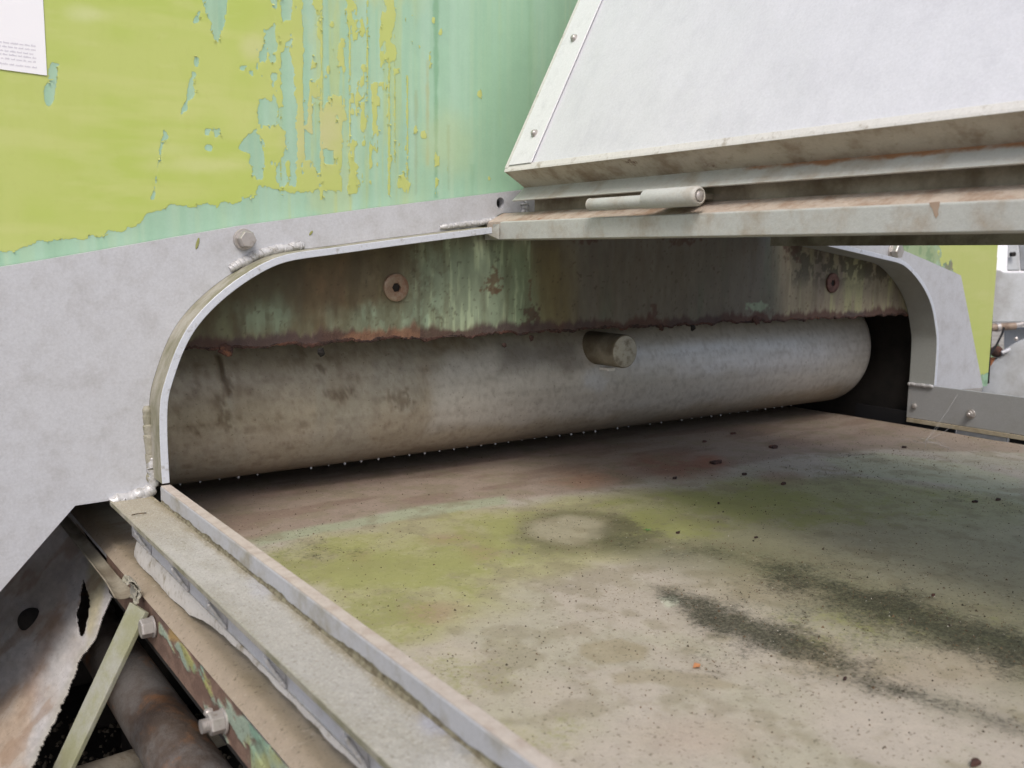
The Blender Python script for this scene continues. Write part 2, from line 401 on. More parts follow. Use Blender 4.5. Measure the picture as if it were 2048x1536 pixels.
weld([(onY(x, y, YP - .001)) for x, y in [(459, 538), (480, 527), (510, 512), (545, 501), (580, 495), (607, 491)]], .0062, frame, seed=3, pitch=.0085)
weld([(onY(x, y, YP - .001)) for x, y in [(880, 455), (920, 450), (960, 445), (1000, 438), (1035, 432)]], .0042, frame, seed=5, pitch=.007)
weld([(onY(x, y, YP - .001)) for x, y in [(1048, 405), (1050, 418), (1048, 430)]], .0065, frame, seed=6, pitch=.006)
weld([(onY(x, y, YP - .001)) for x, y in [(293, 812), (296, 850), (300, 890), (303, 930), (302, 965)]], .0060, frame, mat=M_BANDSIDE, seed=8, pitch=.02, jit=.3)
weld([(onY(x, y, YP - .003)) for x, y in [(222, 1003), (245, 998), (270, 992), (295, 985), (303, 975)]], .0085, frame, seed=9, pitch=.012, jit=.4)
weld([(onY(x, y, YP - .003)) for x, y in [(306, 915), (304, 945), (306, 975)]], .006, frame, seed=10, pitch=.01, jit=.5)
weld([Vector((1.9515, y, -.2795)) for y in (YF, 1.17, 1.19, YB)], .0042, frame, seed=11, pitch=.01)

def hex_bolt(c, ax, af, h, parent, washer=True, name='hex_bolt', mat=M_STAIN, ph=.3, ws=1.25, wt=.003):
    c = Vector(c); ax = Vector(ax).normalized()
    r = af / math.sqrt(3)
    hd = MB().lathe(c + ax * (wt if washer else 0), ax, [(0, r), (h * .86, r), (h, r * .9)], 6, ph).build(name, mat, parent, bevel=.0005)
    if washer:
        w = MB().lathe(c, ax, [(0, r * ws), (wt * .8, r * ws), (wt, r * ws * .96), (wt, .4 * r)], 36)
        w.build('washer', mat, hd, smooth=True).location = (0, 0, 0)
    return hd
def child_fix(o):        # sub-parts share their part's frame of coordinates
    for c in o.children: c.location = (0, 0, 0)
b1 = hex_bolt(onY(487, 479, YP), (0, -1, 0), .0195, .0150, frame, ph=.15, wt=.0045, ws=1.22)
MB().lathe((hc[0], YB + .0002, hc[1]), (0, -1, 0), [(0, .0105), (.0006, .0105)], 20).build('hole_black_disc', M_BLACK, frame)  # black disc stands in for the darkness inside the plate's hole
b2 = hex_bolt(onY(1786, 503, YP), (0, -1, 0), .026, .015, frame, wt=.003)
for i, (x, y, w, h) in enumerate([(395, 487, 3, 11), (622, 466, 3, 5)]):
    c = onY(x, y, YP - .0004); e = .0007
    MB().lathe(c, (0, -1, 0), [(0, 1.), (e, .7)], 12).build('lichen_fleck', None, frame)
    o = col.objects[-1] if False else bpy.data.objects[[k.name for k in frame.children if k.name.startswith('lichen')][-1]]
    for v in o.data.vertices:
        d = v.co - Vector(c); v.co = Vector(c) + Vector((d.x * w * .00068 + d.z * .002, d.y, d.z * h * .00068))
    if i == 0:
        m = NT('lichen_paint', .8); m.color(m.mix(m.noise(300), S(128, 134, 60), S(150, 150, 100))); M_LICH = m.m
    o.data.materials.append(M_LICH)

# ================================================================ GREEN WALL
def W(x, y): p = onY(x, y, YW); return (p[0], p[2])
STEP = .002
xs = np.arange(-.12, 2.2999, STEP); zs = np.arange(-.31, .70, STEP)
X, Z = np.meshgrid(xs, zs, indexing='ij')
base_g = S(150, 188, 160); olive = S(173, 190, 86)
w = Surf(X, Z, W, base_g)
# --- old green coat: washed streaks
st = fbm(X * 60, Z * 3, 4, 21)
w.mask(sstep(.48, .75, st) * .5, S(136, 174, 146)); w.mask(sstep(.5, .25, st) * .4, S(170, 200, 180)); w.mask(sstep(.5, .7, fbm(X * 120, Z * 4, 3, 22)) * .25, S(176, 196, 160)); w.mask(sstep(.45, .7, fbm(X * 14, Z * 12, 5, 23)) * .3, S(148, 182, 160))
w.blob(1830, 500, 70, 34, S(150, 160, 110), .6, .8, 40, .7, 7); w.blob(1905, 532, 26, 12, S(128, 112, 88), .7, .8, 60, .8, 8); w.mask(sstep(.5, .62, fbm(X * 60, Z * 50, 5, 24)) * .5 * (X > 1.9), S(104, 136, 100))
for (px_, y0, y1, wd, cc, op) in [(872, -20, 395, 5, S(112, 158, 122), .7), (1060, 0, 330, 4, S(126, 166, 132), .4), (832, 180, 390, 3, S(146, 160, 120), .5), (897, 250, 380, 3, S(140, 158, 120), .5),
                                  (945, 330, 400, 4, S(120, 166, 132), .4), (855, 120, 330, 3, S(168, 170, 120), .6), (1000, 0, 260, 3, S(170, 190, 140), .35)]:
    w.poly([(px_ - wd, y0), (px_ + wd, y0), (px_ + wd * .6, y1), (px_ - wd * .6, y1)], cc, .0025, .0025, 60, op, 4)
w.blob(900, 290, 50, 60, S(175, 190, 140), .6, .5, 30, .45, 5)
w.blob(1010, 180, 70, 260, S(138, 180, 146), .8, .2, 10, .6, 6)
w.mask(sstep(.46, .66, fbm(X * 90, Z * 4, 5, 25)) * .6 * sstep(W(540, 200)[0], W(600, 200)[0], X) * sstep(W(860, 200)[0], W(760, 200)[0], X), S(174, 188, 118))
w.mask(sstep(.5, .7, fbm(X * 30, Z * 14, 5, 26)) * .35 * sstep(W(560, 200)[0], W(620, 200)[0], X) * sstep(W(900, 200)[0], W(760, 200)[0], X), S(180, 188, 130))
# --- olive top coat: field > 0 where it is still on
PXW = lambda x, y: W(x, y)
n_a = fbm(X * 42, Z * 30, 5, 31); n_s = fbm(X * 110, Z * 9, 5, 33); n_f = fbm(X * 120, Z * 110, 5, 35) * .75 + fbm(X * 420, Z * 400, 3, 36) * .25
bl = [(-1100, 1100), (-100, 560), (0, 505), (70, 490), (120, 480), (190, 472), (250, 462), (300, 425), (345, 412), (390, 414), (440, 408), (480, 400), (505, 398), (520, 372), (590, 388), (655, 380), (720, 382), (722, -900), (-1100, -900)]
f = sdpoly(X, Z, w.pts(bl)) + (n_f - .5) * .016 + (n_a - .5) * .010
x5, x6, x7, x8, x9, x10 = (W(v, 200)[0] for v in (470, 560, 640, 720, 800, 900))
dens = np.interp(X, [x5 - .03, x5, x6, x7, x8, x9, x10, x10 + .1], [1., .74, .52, .50, .46, .37, .30, .2])
low = sstep(W(0, 300)[1] + .03, W(0, 360)[1], Z) * .06 * (X < x8)
f2 = (dens + low - (n_a * .42 + n_s * .42 + n_f * .16)) * .09
f2b = np.where(X < x5 - .03, 1., f2)
f3 = sdpoly(X, Z, w.pts([(-1100, 1300), (0, 505), (250, 470), (520, 395), (700, 392), (1000, 400), (1000, -900), (-1100, -900)]))
f = np.minimum(np.where(X < x8, f, .02), f2b); f = np.minimum(f, f3 + .01 * (n_f - .5))
def peel(P, k=.004, seed=1):
    global f
    d = sdpoly(X, Z, w.pts(P)) + (fbm(X * 140, Z * 120, 4, seed) - .5) * 2 * k
    f = np.minimum(f, -d)
def stay(P, k=.003, seed=2):
    global f
    d = sdpoly(X, Z, w.pts(P)) + (fbm(X * 120, Z * 60, 4, seed) - .5) * 2 * k
    f = np.maximum(f, d)
peel([(103, 122), (118, 128), (114, 160), (110, 190), (106, 212), (98, 218), (88, 205), (87, 185), (94, 165), (97, 135)])
peel([(404, -30), (456, -30), (452, 25), (444, 60), (436, 84), (426, 78), (424, 60), (418, 38), (408, 20)])
peel([(393, 30), (398, 26), (396, 44), (384, 46)]); peel([(391, 115), (398, 118), (394, 132), (388, 130)])
peel([(384, 142), (390, 146), (386, 170), (388, 190), (376, 205), (366, 228), (360, 246), (358, 232), (366, 210), (372, 195), (376, 170)])
peel([(328, 256), (336, 272), (334, 282), (326, 282), (322, 310), (316, 345), (312, 375), (308, 398), (303, 398), (308, 368), (314, 330), (320, 296), (324, 270)], .0025)
peel([(425, 258), (438, 258), (436, 276), (428, 282)]); peel([(411, 258), (418, 260), (417, 270), (411, 268)]); peel([(412, 290), (426, 292), (420, 302), (410, 300)])
peel([(484, 132), (490, 133), (488, 140), (482, 138)]); peel([(512, 122), (520, 124), (516, 138), (511, 136)]); peel([(500, 140), (506, 142), (504, 150), (499, 148)]); peel([(543, 142), (556, 146), (554, 162), (545, 160)])
peel([(520, 196), (531, 192), (540, 205), (548, 198), (556, 215), (553, 250), (540, 255), (528, 246), (516, 250), (515, 215)], .005, 7)
peel([(502, 262), (514, 255), (526, 285), (530, 330), (524, 360), (510, 358), (503, 340), (500, 310), (480, 296), (488, 280)], .006, 8)
peel([(560, 100), (580, 105), (588, 160), (594, 230), (594, 340), (590, 375), (578, 370), (578, 300), (566, 260), (556, 240), (566, 200), (560, 150)], .006, 9)
peel([(604, -30), (616, -30), (622, 120), (614, 250), (606, 250), (606, 100)], .002, 10); peel([(612, 262), (624, 270), (622, 320), (610, 318)], .003, 11)
peel([(640, -30), (690, -30), (690, 60), (664, 110), (656, 200), (643, 230), (641, 100)], .005, 12); peel([(626, 196), (638, 200), (640, 300), (630, 326), (626, 280)], .004, 13)
peel([(553, -30), (585, -30), (580, 40), (565, 45)], .005, 14); peel([(645, 298), (672, 300), (672, 328), (650, 330)], .005, 15)
stay([(593, -40), (604, -40), (606, 180), (610, 320), (596, 330), (594, 120)], .0015)
for a, b, c_, d_ in [(628, 642, 0, 5), (641, 645, 0, 400), (698, 701, -20, 370), (733, 736, 0, 240), (776, 780, 20, 390), (788, 791, 100, 330), (813, 816, 150, 370), (560, 562, -20, 390), (641, 644, 0, 380), (668, 672, 200, 330)]:
    stay([(a, c_), (b, c_), (b, d_), (a, d_)], .0012, a)
stay([(762, 25), (786, 22), (784, 60), (774, 90), (764, 50)], .006); stay([(742, 170), (754, 165), (752, 262), (745, 280)], .004); stay([(770, 80), (792, 90), (794, 120), (776, 124)], .006)
stay([(694, 368), (716, 380), (714, 388), (696, 390)], .003)
for q in range(26):
    cx = random.uniform(600, 800) if q < 18 else random.uniform(820, 1000); cy = random.uniform(-10, 380); r = random.uniform(3, 11)
    stay([(cx + r * math.cos(a) * random.uniform(.4, 1), cy + 1.6 * r * math.sin(a) * random.uniform(.4, 1)) for a in (0, 1, 2, 3, 4, 5)], .002, q)
# right-hand limb beyond the far arch leg: top coat intact except by the plate edge
xr = W(1850, 500)[0]
fr = np.where(X > xr, .02, -1.)
fr = np.minimum(fr, -(sdpoly(X, Z, w.pts([(1750, 380), (1868, 470), (1884, 520), (1925, 552), (1850, 560)])) + (n_a - .5) * .05 + (n_f - .5) * .03))
fr = np.minimum(fr, (Z - W(1975, 720)[1]) * .6 + (n_f - .5) * .03 + .02)
f = np.where(X > xr, fr, f)
arch_zone = (Z < np.interp(X, [p[0] for p in inn] + [p[0] for p in mir(inn)][::-1], [p[1] + .004 for p in inn] + [p[1] + .004 for p in mir(inn)][::-1])) & (X > .3) & (X < 1.955) & (Z < .09)
arch_zone |= (X > .77) & (X < 1.56) & (Z < .06)
f = np.where(arch_zone & (X < xr), -.02, f)
f = np.clip(f, -.02, .02)
# top-coat colour
tc = Surf(X, Z, W, olive)
tc.mask(sstep(.42, .7, fbm(X * 7, Z * 9, 5, 41)) * .7, S(184, 194, 108)); tc.mask(sstep(.5, .8, fbm(X * 70, Z * 14, 5, 44)) * .25, S(172, 186, 84)); tc.mask(sstep(.4, .2, fbm(X * 12, Z * 50, 5, 45)) * .35, S(190, 198, 122)); tc.blob(180, 28, 40, 14, S(204, 210, 160), .9, .7, 30, .5, 31); tc.blob(410, 330, 90, 12, S(204, 206, 150), .9, .7, 30, .4, 32); tc.blob(330, 300, 60, 10, S(204, 206, 150), .9, .7, 30, .3, 33); tc.mask(sstep(.5, .75, fbm(X * 6 + 3, Z * 40, 4, 43)) * .35, S(196, 200, 128))
tc.mask(sstep(W(0, 400)[1], W(0, 470)[1] - .02, Z) * .4, S(190, 194, 122)); tc.mask(sstep(x5, x7, X) * .45 * (X < xr), S(182, 186, 118))
tc.blob(640, 270, 50, 60, S(190, 186, 146), .7, .5, 30, .6, 3); tc.blob(510, 95, 22, 20, S(196, 198, 140), .8, .6, 30, .6, 3)
# --- wall inside the arch: stained, streaked, rusty (Surf v)
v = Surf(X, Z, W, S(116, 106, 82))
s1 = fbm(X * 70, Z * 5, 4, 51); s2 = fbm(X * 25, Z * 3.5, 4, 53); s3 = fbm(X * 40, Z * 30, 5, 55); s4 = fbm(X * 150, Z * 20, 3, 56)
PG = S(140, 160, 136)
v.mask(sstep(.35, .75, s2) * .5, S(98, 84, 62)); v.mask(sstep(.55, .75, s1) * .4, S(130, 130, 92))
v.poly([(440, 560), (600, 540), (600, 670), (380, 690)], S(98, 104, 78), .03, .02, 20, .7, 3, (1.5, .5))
v.blob(560, 632, 60, 32, PG, .7, .9, 40, .65, 5, (1.5, .4)); v.blob(480, 615, 12, 14, PG, .6, .4, 60, .5, 5)
v.poly([(660, 618), (760, 610), (870, 600), (870, 680), (780, 670), (670, 668)], PG, .012, .012, 60, .85, 7, (1.5, .3))
v.poly([(820, 500), (900, 480), (1010, 480), (1050, 660), (820, 680)], PG, .03, .012, 60, .75, 8, (2, .15))
v.poly([(1000, 480), (1060, 480), (1100, 660), (1010, 660)], S(122, 142, 112), .03, .012, 40, .8, 9, (2, .2))
v.poly([(1060, 480), (1140, 480), (1160, 660), (1080, 660)], S(108, 98, 62), .02, .012, 40, .8, 10, (2, .2))
v.mask(sstep(.5, .62, s1) * (X > W(830, 600)[0]) * (X < W(1060, 600)[0]) * .45, S(110, 122, 92)); v.mask(sstep(.56, .7, s4) * (X > W(830, 600)[0]) * (X < W(1060, 600)[0]) * .35, S(190, 208, 170))
v.poly([(1130, 440), (1610, 440), (1600, 660), (1150, 680)], S(98, 94, 88), .03, .02, 30, .80, 11, (2, .2))
v.mask(sstep(.52, .7, s2) * (X > W(1150, 600)[0]) * (X < W(1560, 600)[0]) * .5, S(92, 100, 84)); v.mask(sstep(.5, .7, s1) * (X > W(1180, 600)[0]) * (X < W(1560, 600)[0]) * .35, S(100, 90, 82))
v.poly([(1560, 440), (1850, 470), (1850, 660), (1560, 670)], S(132, 124, 104), .03, .02, 30, .9, 12, (2, .2))
v.mask(sstep(.5, .68, s1) * (X > W(1570, 600)[0]) * .6, S(150, 152, 108)); v.mask(sstep(.56, .7, s2) * (X > W(1570, 600)[0]) * .5, S(110, 98, 92))
v.mask(sstep(.46, .53, fbm(X * 75, Z * 60, 5, 94)) * sstep(W(1600, 590)[1], W(1600, 540)[1], Z) * (X > W(1580, 600)[0]) * .75, S(52, 50, 40))
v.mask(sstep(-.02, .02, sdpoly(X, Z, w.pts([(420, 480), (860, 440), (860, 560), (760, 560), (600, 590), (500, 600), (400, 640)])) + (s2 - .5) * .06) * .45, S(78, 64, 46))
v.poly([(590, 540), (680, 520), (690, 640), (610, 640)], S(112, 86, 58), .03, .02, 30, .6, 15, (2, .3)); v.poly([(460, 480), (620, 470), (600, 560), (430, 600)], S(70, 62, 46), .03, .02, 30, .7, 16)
for i, (a, b, ww, hh) in enumerate([(992, 560, 14, 22), (985, 580, 20, 8), (1062, 630, 10, 18), (1055, 650, 18, 10), (1075, 640, 6, 22), (1308, 620, 8, 16), (1312, 645, 12, 10), (1515, 635, 26, 14), (1370, 480, 30, 10), (1590, 480, 22, 30), (1180, 480, 22, 8), (1060, 585, 5, 22)]):
    v.blob(a, b, ww * .8, hh * .9, S(80, 54, 46) if i not in (0, 1, 11) else S(104, 80, 60), .25, 1.8, 130, .8, 20 + i)
v.blob(1516, 612, 22, 9, S(132, 150, 126), .3, .9, 120, .8, 9)
v.mask(sstep(.76, .82, fbm(X * 210, Z * 190, 2, 77)) * .5, S(60, 44, 32))
v.mask(sstep(.36, .62, fbm(X * 48, Z * 9, 5, 78)) * .6 * (X < W(840, 600)[0]), S(88, 78, 56))
v.mask(sstep(.45, .60, fbm(X * 90, Z * 60, 5, 90)) * .35 * (X < W(900, 600)[0]), S(84, 72, 50))
v.mask(sstep(.45, .75, fbm(X * 60, Z * 14, 5, 79)) * .35, S(86, 78, 62))
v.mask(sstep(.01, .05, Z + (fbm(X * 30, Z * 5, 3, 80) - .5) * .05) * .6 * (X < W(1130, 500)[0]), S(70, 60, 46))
# rust climbing from the lower edge
edge_z = -.1215 + (fbm(X * 45, X * 0, 4, 61) - .5) * .010 + (fbm(X * 240, X * 0, 3, 62) - .5) * .0035
hgt = .006 + .042 * np.clip(fbm(X * 34, Z * 6, 4, 63) * .7 + fbm(X * 130, Z * 12, 3, 64) * .5 - .28, 0, 1)
rm = sstep(0, .55, (edge_z + hgt - Z) / hgt)
rc = mix(np.ones(X.shape + (3,)) * S(82, 58, 52), S(124, 88, 68), sstep(.45, .6, fbm(X * 20, Z * 20, 3, 65)) * ((X > W(520, 700)[0]) & (X < W(840, 700)[0])))
rc = mix(rc, S(74, 60, 62), sstep(.42, .62, fbm(X * 14 + 9, Z * 9, 3, 66)) * .8)
v.mask(rm * .92, rc)
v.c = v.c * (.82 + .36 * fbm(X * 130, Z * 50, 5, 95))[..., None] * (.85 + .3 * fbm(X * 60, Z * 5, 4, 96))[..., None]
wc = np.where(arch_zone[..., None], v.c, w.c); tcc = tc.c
sm = (fbm(X * 30, Z * 60, 4, 71) - .5) * .003
P = np.stack([X, YW - .0003 * sstep(-.001, .001, f) + sm * .25 * arch_zone, Z], -1)
zx = lambda a: .5 * (a[:-1, :-1] + a[1:, 1:])
cx_, cz_, ce_ = zx(X), zx(Z), zx(edge_z)
open_ = (cx_ > .285) & (cx_ < 1.975) & (cz_ < ce_)
rgt = np.interp(cz_, [W(1980, 770)[1], W(1995, 495)[1], .70], [W(1980, 770)[0], W(1995, 495)[0], W(1999, 400)[0]])
keep = ~open_ & (cx_ < rgt) & ~((cx_ < .29) & (cz_ < -.297 ))
wall = thing('machine_wall', 'upright steel wall of the machine in peeling olive and pale green paint, with a rusted edge over the feed opening', 'machine wall', (1.1, YW, -.31))
m = attr_mat('peeling_paint', .55, 0, .10, (), ((260, .00015), (30, .0003)), .08)
# replace colour: mix of the two coats by the field, broken up finely
fld = m.attr('Coat').outputs['Fac']
brk = m.math('MULTIPLY', m.math('ADD', m.math('MULTIPLY', m.math('SUBTRACT', m.noise(300, 6, .75), .5), 1.), m.math('MULTIPLY', m.math('SUBTRACT', m.noise(110, 3, .6, off=4), .5), .5)), .0058)
on = m.ramp(m.math('ADD', fld, brk), -.0003, .0003)
top = m.attr('Top').outputs['Color']
topv = m.mix(m.math('MULTIPLY', m.ramp(m.noise(90, 5, .7), .5, .8), .25), top, S(170, 176, 92))
edge = m.math('SUBTRACT', 1., m.ramp(m.math('ABSOLUTE', m.math('SUBTRACT', m.math('ADD', fld, brk), .0009)), .0002, .0011))
topv = m.mix(m.math('MULTIPLY', edge, .12), topv, S(200, 204, 130))
under = m.b.inputs['Base Color'].links[0].from_socket
m.color(m.mix(on, under, topv)); m.bump(on, .00035, .9)
rg = m.attr('Dirt').outputs['Fac']
m.bump(m.math('MULTIPLY', m.math('MULTIPLY', m.noise(130, 6, .7), rg), 1.), .0025, .9)
m.rough(m.math('ADD', .5, m.math('MULTIPLY', rg, .25)))
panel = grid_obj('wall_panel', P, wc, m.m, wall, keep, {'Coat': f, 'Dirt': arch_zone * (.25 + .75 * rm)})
a = panel.data.color_attributes.new('Top', 'FLOAT_COLOR', 'POINT')
# second colour set: same used-vertex order as grid_obj
idx = np.arange(X.size).reshape(X.shape)
q = np.stack([idx[:-1, :-1], idx[1:, :-1], idx[1:, 1:], idx[:-1, 1:]], -1).reshape(-1, 4)[keep.reshape(-1)]
used = np.unique(q); c4 = np.ones((len(used), 4), np.float32); c4[:, :3] = tcc.reshape(-1, 3)[used]; a.data.foreach_set('color', c4.ravel())
# steel behind the paint
sl = [(-.12, .70), (-.12, -.295), (.29, -.295), (.29, -.116), (1.97, -.116), (1.97, -.305), (W(1980, 770)[0] - .001, -.305), (W(1995, 495)[0] - .002, W(1995, 495)[1]), (W(1999, 400)[0] - .004, .70)]
MB().prismY(sl, YW + .0015, YW + .010).build('wall_core', M_DARK, wall)
# ragged rust lip along the lower edge
ex = np.arange(.30, 1.962, .0015)
rl = MB(); R = []
ez = -.1215 + (fbm(ex * 45, ex * 0, 4, 61) - .5) * .010 + (fbm(ex * 240, ex * 0, 3, 62) - .5) * .0035
a1 = fbm(ex * 160, ex * 0 + 3, 3, 81); a2 = fbm(ex * 90, ex * 0 + 9, 4, 82); a3 = fbm(ex * 18, ex * 0 + 9, 3, 83)
for i in range(len(ex)):
    d = .0008 + .0042 * max(0, a2[i] - .35) + .012 * max(0, a3[i] - .72); y = YW + .001 - .003 * max(0, a1[i] - .35) * (1.6 * a3[i])
    R.append([(ex[i], YW + .0004, ez[i] + .001 + .004 * a2[i]), (ex[i], y - .0012, ez[i] + .001), (ex[i], y - .0005, ez[i] - d * .8), (ex[i], YW + .004, ez[i] - d), (ex[i], YW + .009, ez[i] + .001), (ex[i], YW + .009, ez[i] + .006)])
rl.rings(R).build('rusted_edge', M_RUST, wall)
for i, (px_, py_, r_) in enumerate([(641, 705, .006), (1008, 690, .004), (1062, 676, .005), (1322, 655, .006), (1385, 655, .006), (452, 700, .009), (1512, 640, .010)]):
    c = onY(px_, py_, YW - .001); rr = random.Random(i)
    g = MB(); g.lathe(c, (0, -1, .2), [(0, r_), (.002, r_ * .9), (.004, r_ * .35)], 9)
    g.v = [(p[0] + rr.uniform(-1, 1) * r_ * .3, p[1], p[2] + rr.uniform(-1, 1) * r_ * .25) for p in g.v]
    g.build('rust_scab', M_RUST if i not in (0, 4) else M_DARK, wall)
# curled flakes of the top coat
fm = NT('paint_flake', .5); fm.color(fm.mix(fm.noise(60), S(180, 190, 96), S(196, 200, 128)))
fl = MB(); cand = np.argwhere((np.abs(f) < .0012) & ~arch_zone & (X > -.1) & (X < .9) & (Z < .45) & (Z > -.1)); rr = np.random.RandomState(4)
for (i, j) in cand[rr.choice(len(cand), min(len(cand), 200), replace=False)]:
    x0, z0 = X[i, j], Z[i, j]; a = rr.uniform(0, 6.28); L = rr.uniform(.001, .0028) * (2 if rr.rand() < .08 else 1); wd = rr.uniform(.0005, .0014)
    ux, uz = math.cos(a), math.sin(a); R = []
    for k in range(4):
        t = k / 3; R.append([(x0 + ux * L * t - uz * wd * s_ * (1 - .6 * t), YW - .0008 - .0022 * t * t, z0 + uz * L * t + ux * wd * s_ * (1 - .6 * t)) for s_ in (-1, 1)])
    fl.add([p for r in R for p in r], [(2 * k, 2 * k + 1, 2 * k + 3, 2 * k + 2) for k in range(3)])
tag(fl.build('paint_flakes', fm.m, wall, solid=.0003, fix=False), kind='stuff')

# countersunk socket screws
def sock(px_, py_, R_, mat):
    c = Vector(onY(px_, py_, YW)); m = MB(); seg = 36; rings = []
    prof = [(.0005, R_), (.0035, R_ * .97), (.0045, R_ * .90), (.0042, R_ * .60), (.0036, R_ * .44)]
    def pt(k, r, d): a = 2 * math.pi * k / seg; return (c.x + r * math.cos(a), c.y - d, c.z + r * math.sin(a))
    for d, r in prof: rings.append([pt(k, r, d) for k in range(seg)])
    def hx(k):
        a = (2 * math.pi * k / seg) % (math.pi / 3) - math.pi / 6; return R_ * .31 / math.cos(a)
    for d, s_ in ((.0034, 1.), (.0006, .96), ): rings.append([pt(k, hx(k) * s_, d) for k in range(seg)])
    m.rings(rings, cap=False); n = len(m.v); m.f.append(tuple(range(n - seg, n)))
    o = m.build('socket_screw', mat, wall, smooth=True)
    MB().lathe((c.x, c.y - .0009, c.z), (0, -1, 0), [(0, R_ * .33), (.0002, R_ * .33)], 6, .52).build('socket', M_DARK, o).location = (0, 0, 0)  # dark hex disc paints the shade at the bottom of the recess
    return o
sock(791, 575, .0205, M_SCREW); sock(1664, 566, .0205, M_SCREW2)

# paper notice
pn = thing('paper_notice', 'white paper notice with faint small print stuck on the olive paint at the upper left', 'paper notice', tuple(onY(94, 152, YW)))
c0 = [onY(x, y, YW - .0016) for x, y in ((94, 151), (83, -60), (-160, -75), (-150, 118))]
c1 = [onY(x, y, YW - .0009) for x, y in ((94, 151), (83, -60), (-160, -75), (-150, 118))]
MB().hexa([tuple(p) for p in c0] + [tuple(p) for p in c1]).build('sheet', M_PAPER, pn)
pr = MB(); rr = random.Random(5)
def pp(x, y): return tuple(onY(x, y, YW - .0018))
for row, (y0, x_end) in enumerate([(94, 72), (102, 72), (110, 67), (118, 73), (126, 72), (137, 74)]):
    x = x_end
    while x > -120:
        wl = rr.choice([3, 4, 6, 8, 5]) 
        for k in range(wl):
            x -= 2.0; yy = y0 - (x_end - x) * .125; h = rr.choice([2.4, 2.4, 3.6])
            pr.add([pp(x, yy), pp(x + 1.3, yy + .1), pp(x + 1.3, yy - h), pp(x, yy - h - .1)], [(0, 1, 2, 3)])
        x -= 2.4
tag(pr.build('small_print', M_PRINT, pn, fix=False), kind='stuff')

# ================================================================ SUPPORT BEAMS AND HOOD LIDS
YN = -.5        # how far towards (and past) the camera the long members run
def yprof(name, poly, y0, y1, mat, parent, bevel=.0006, side=-1):
    if side > 0: poly = [(2 * 1.115 - x, z) for x, z in poly]
    return MB().prismY(poly, y0, y1).build(name, mat, parent, bevel=bevel)
def beam(side, label):
    t = thing('support_beam', label, 'beam', (.80 if side < 0 else 1.43, 1.15, .03))
    if side > 0: yprof('inner_plate', [(.786, .0225), (.786, .082), (.792, .082), (.792, .0225)], YN, 1.1945, M_WEB, t, .001, side); return t
    yprof('front_flange', [(.786, .0235), (.786, .0485), (.792, .0500), (.792, .0235)], YN, 1.150, M_BEAM, t, .001, side)
    yprof('ledge', [(.7925, .0400), (.7925, .0500), (.822, .0640), (.822, .0560)], YN, 1.1945, M_DUSTY, t, .0006, side)
    yprof('web', [(.8225, .0500), (.8225, .100), (.829, .100), (.829, .0500)], YN, 1.115, M_WEB, t, .0006, side)
    if side < 0: yprof('foot_flange', [(.7925, .0235), (.7925, .0290), (.850, .0290), (.850, .0235)], YN, 1.1945, M_BEAM, t, .0006, side)
    return t
bL = beam(-1, 'long grey steel beam below the white lid, dusty on top with one orange rust run')
bR = beam(1, 'shadowed far steel beam glimpsed under the near one, above the olive limb')
# bevelled stub joining the near beam to the arch
MB().hexa([tuple(onY(970, 466, YF + .03)), tuple(onY(985, 478, YF + .03)), (.786, 1.151, .0236), (.786, 1.151, .046), tuple(onY(970, 466, YB)), tuple(onY(985, 478, YB)), (.800, YB, .0236), (.800, YB, .046)]).build('joint_plate', M_BEAM, bL)
m = NT('rust_run', .85); m.color(m.mix(m.noise(60), S(164, 134, 110), S(172, 156, 140))); M_RUN = m.m
for P_ in [[(1858, 405), (1880, 403), (1879, 412), (1876, 422), (1877, 430), (1872, 437), (1868, 430), (1865, 418), (1860, 412)]]:
    p = [onX(x, y, .7857) for x, y in P_]; mb = MB(); mb.add([tuple(q) for q in p], [tuple(range(len(p)))]); mb.build('rust_run', M_RUN, bL, fix=False)

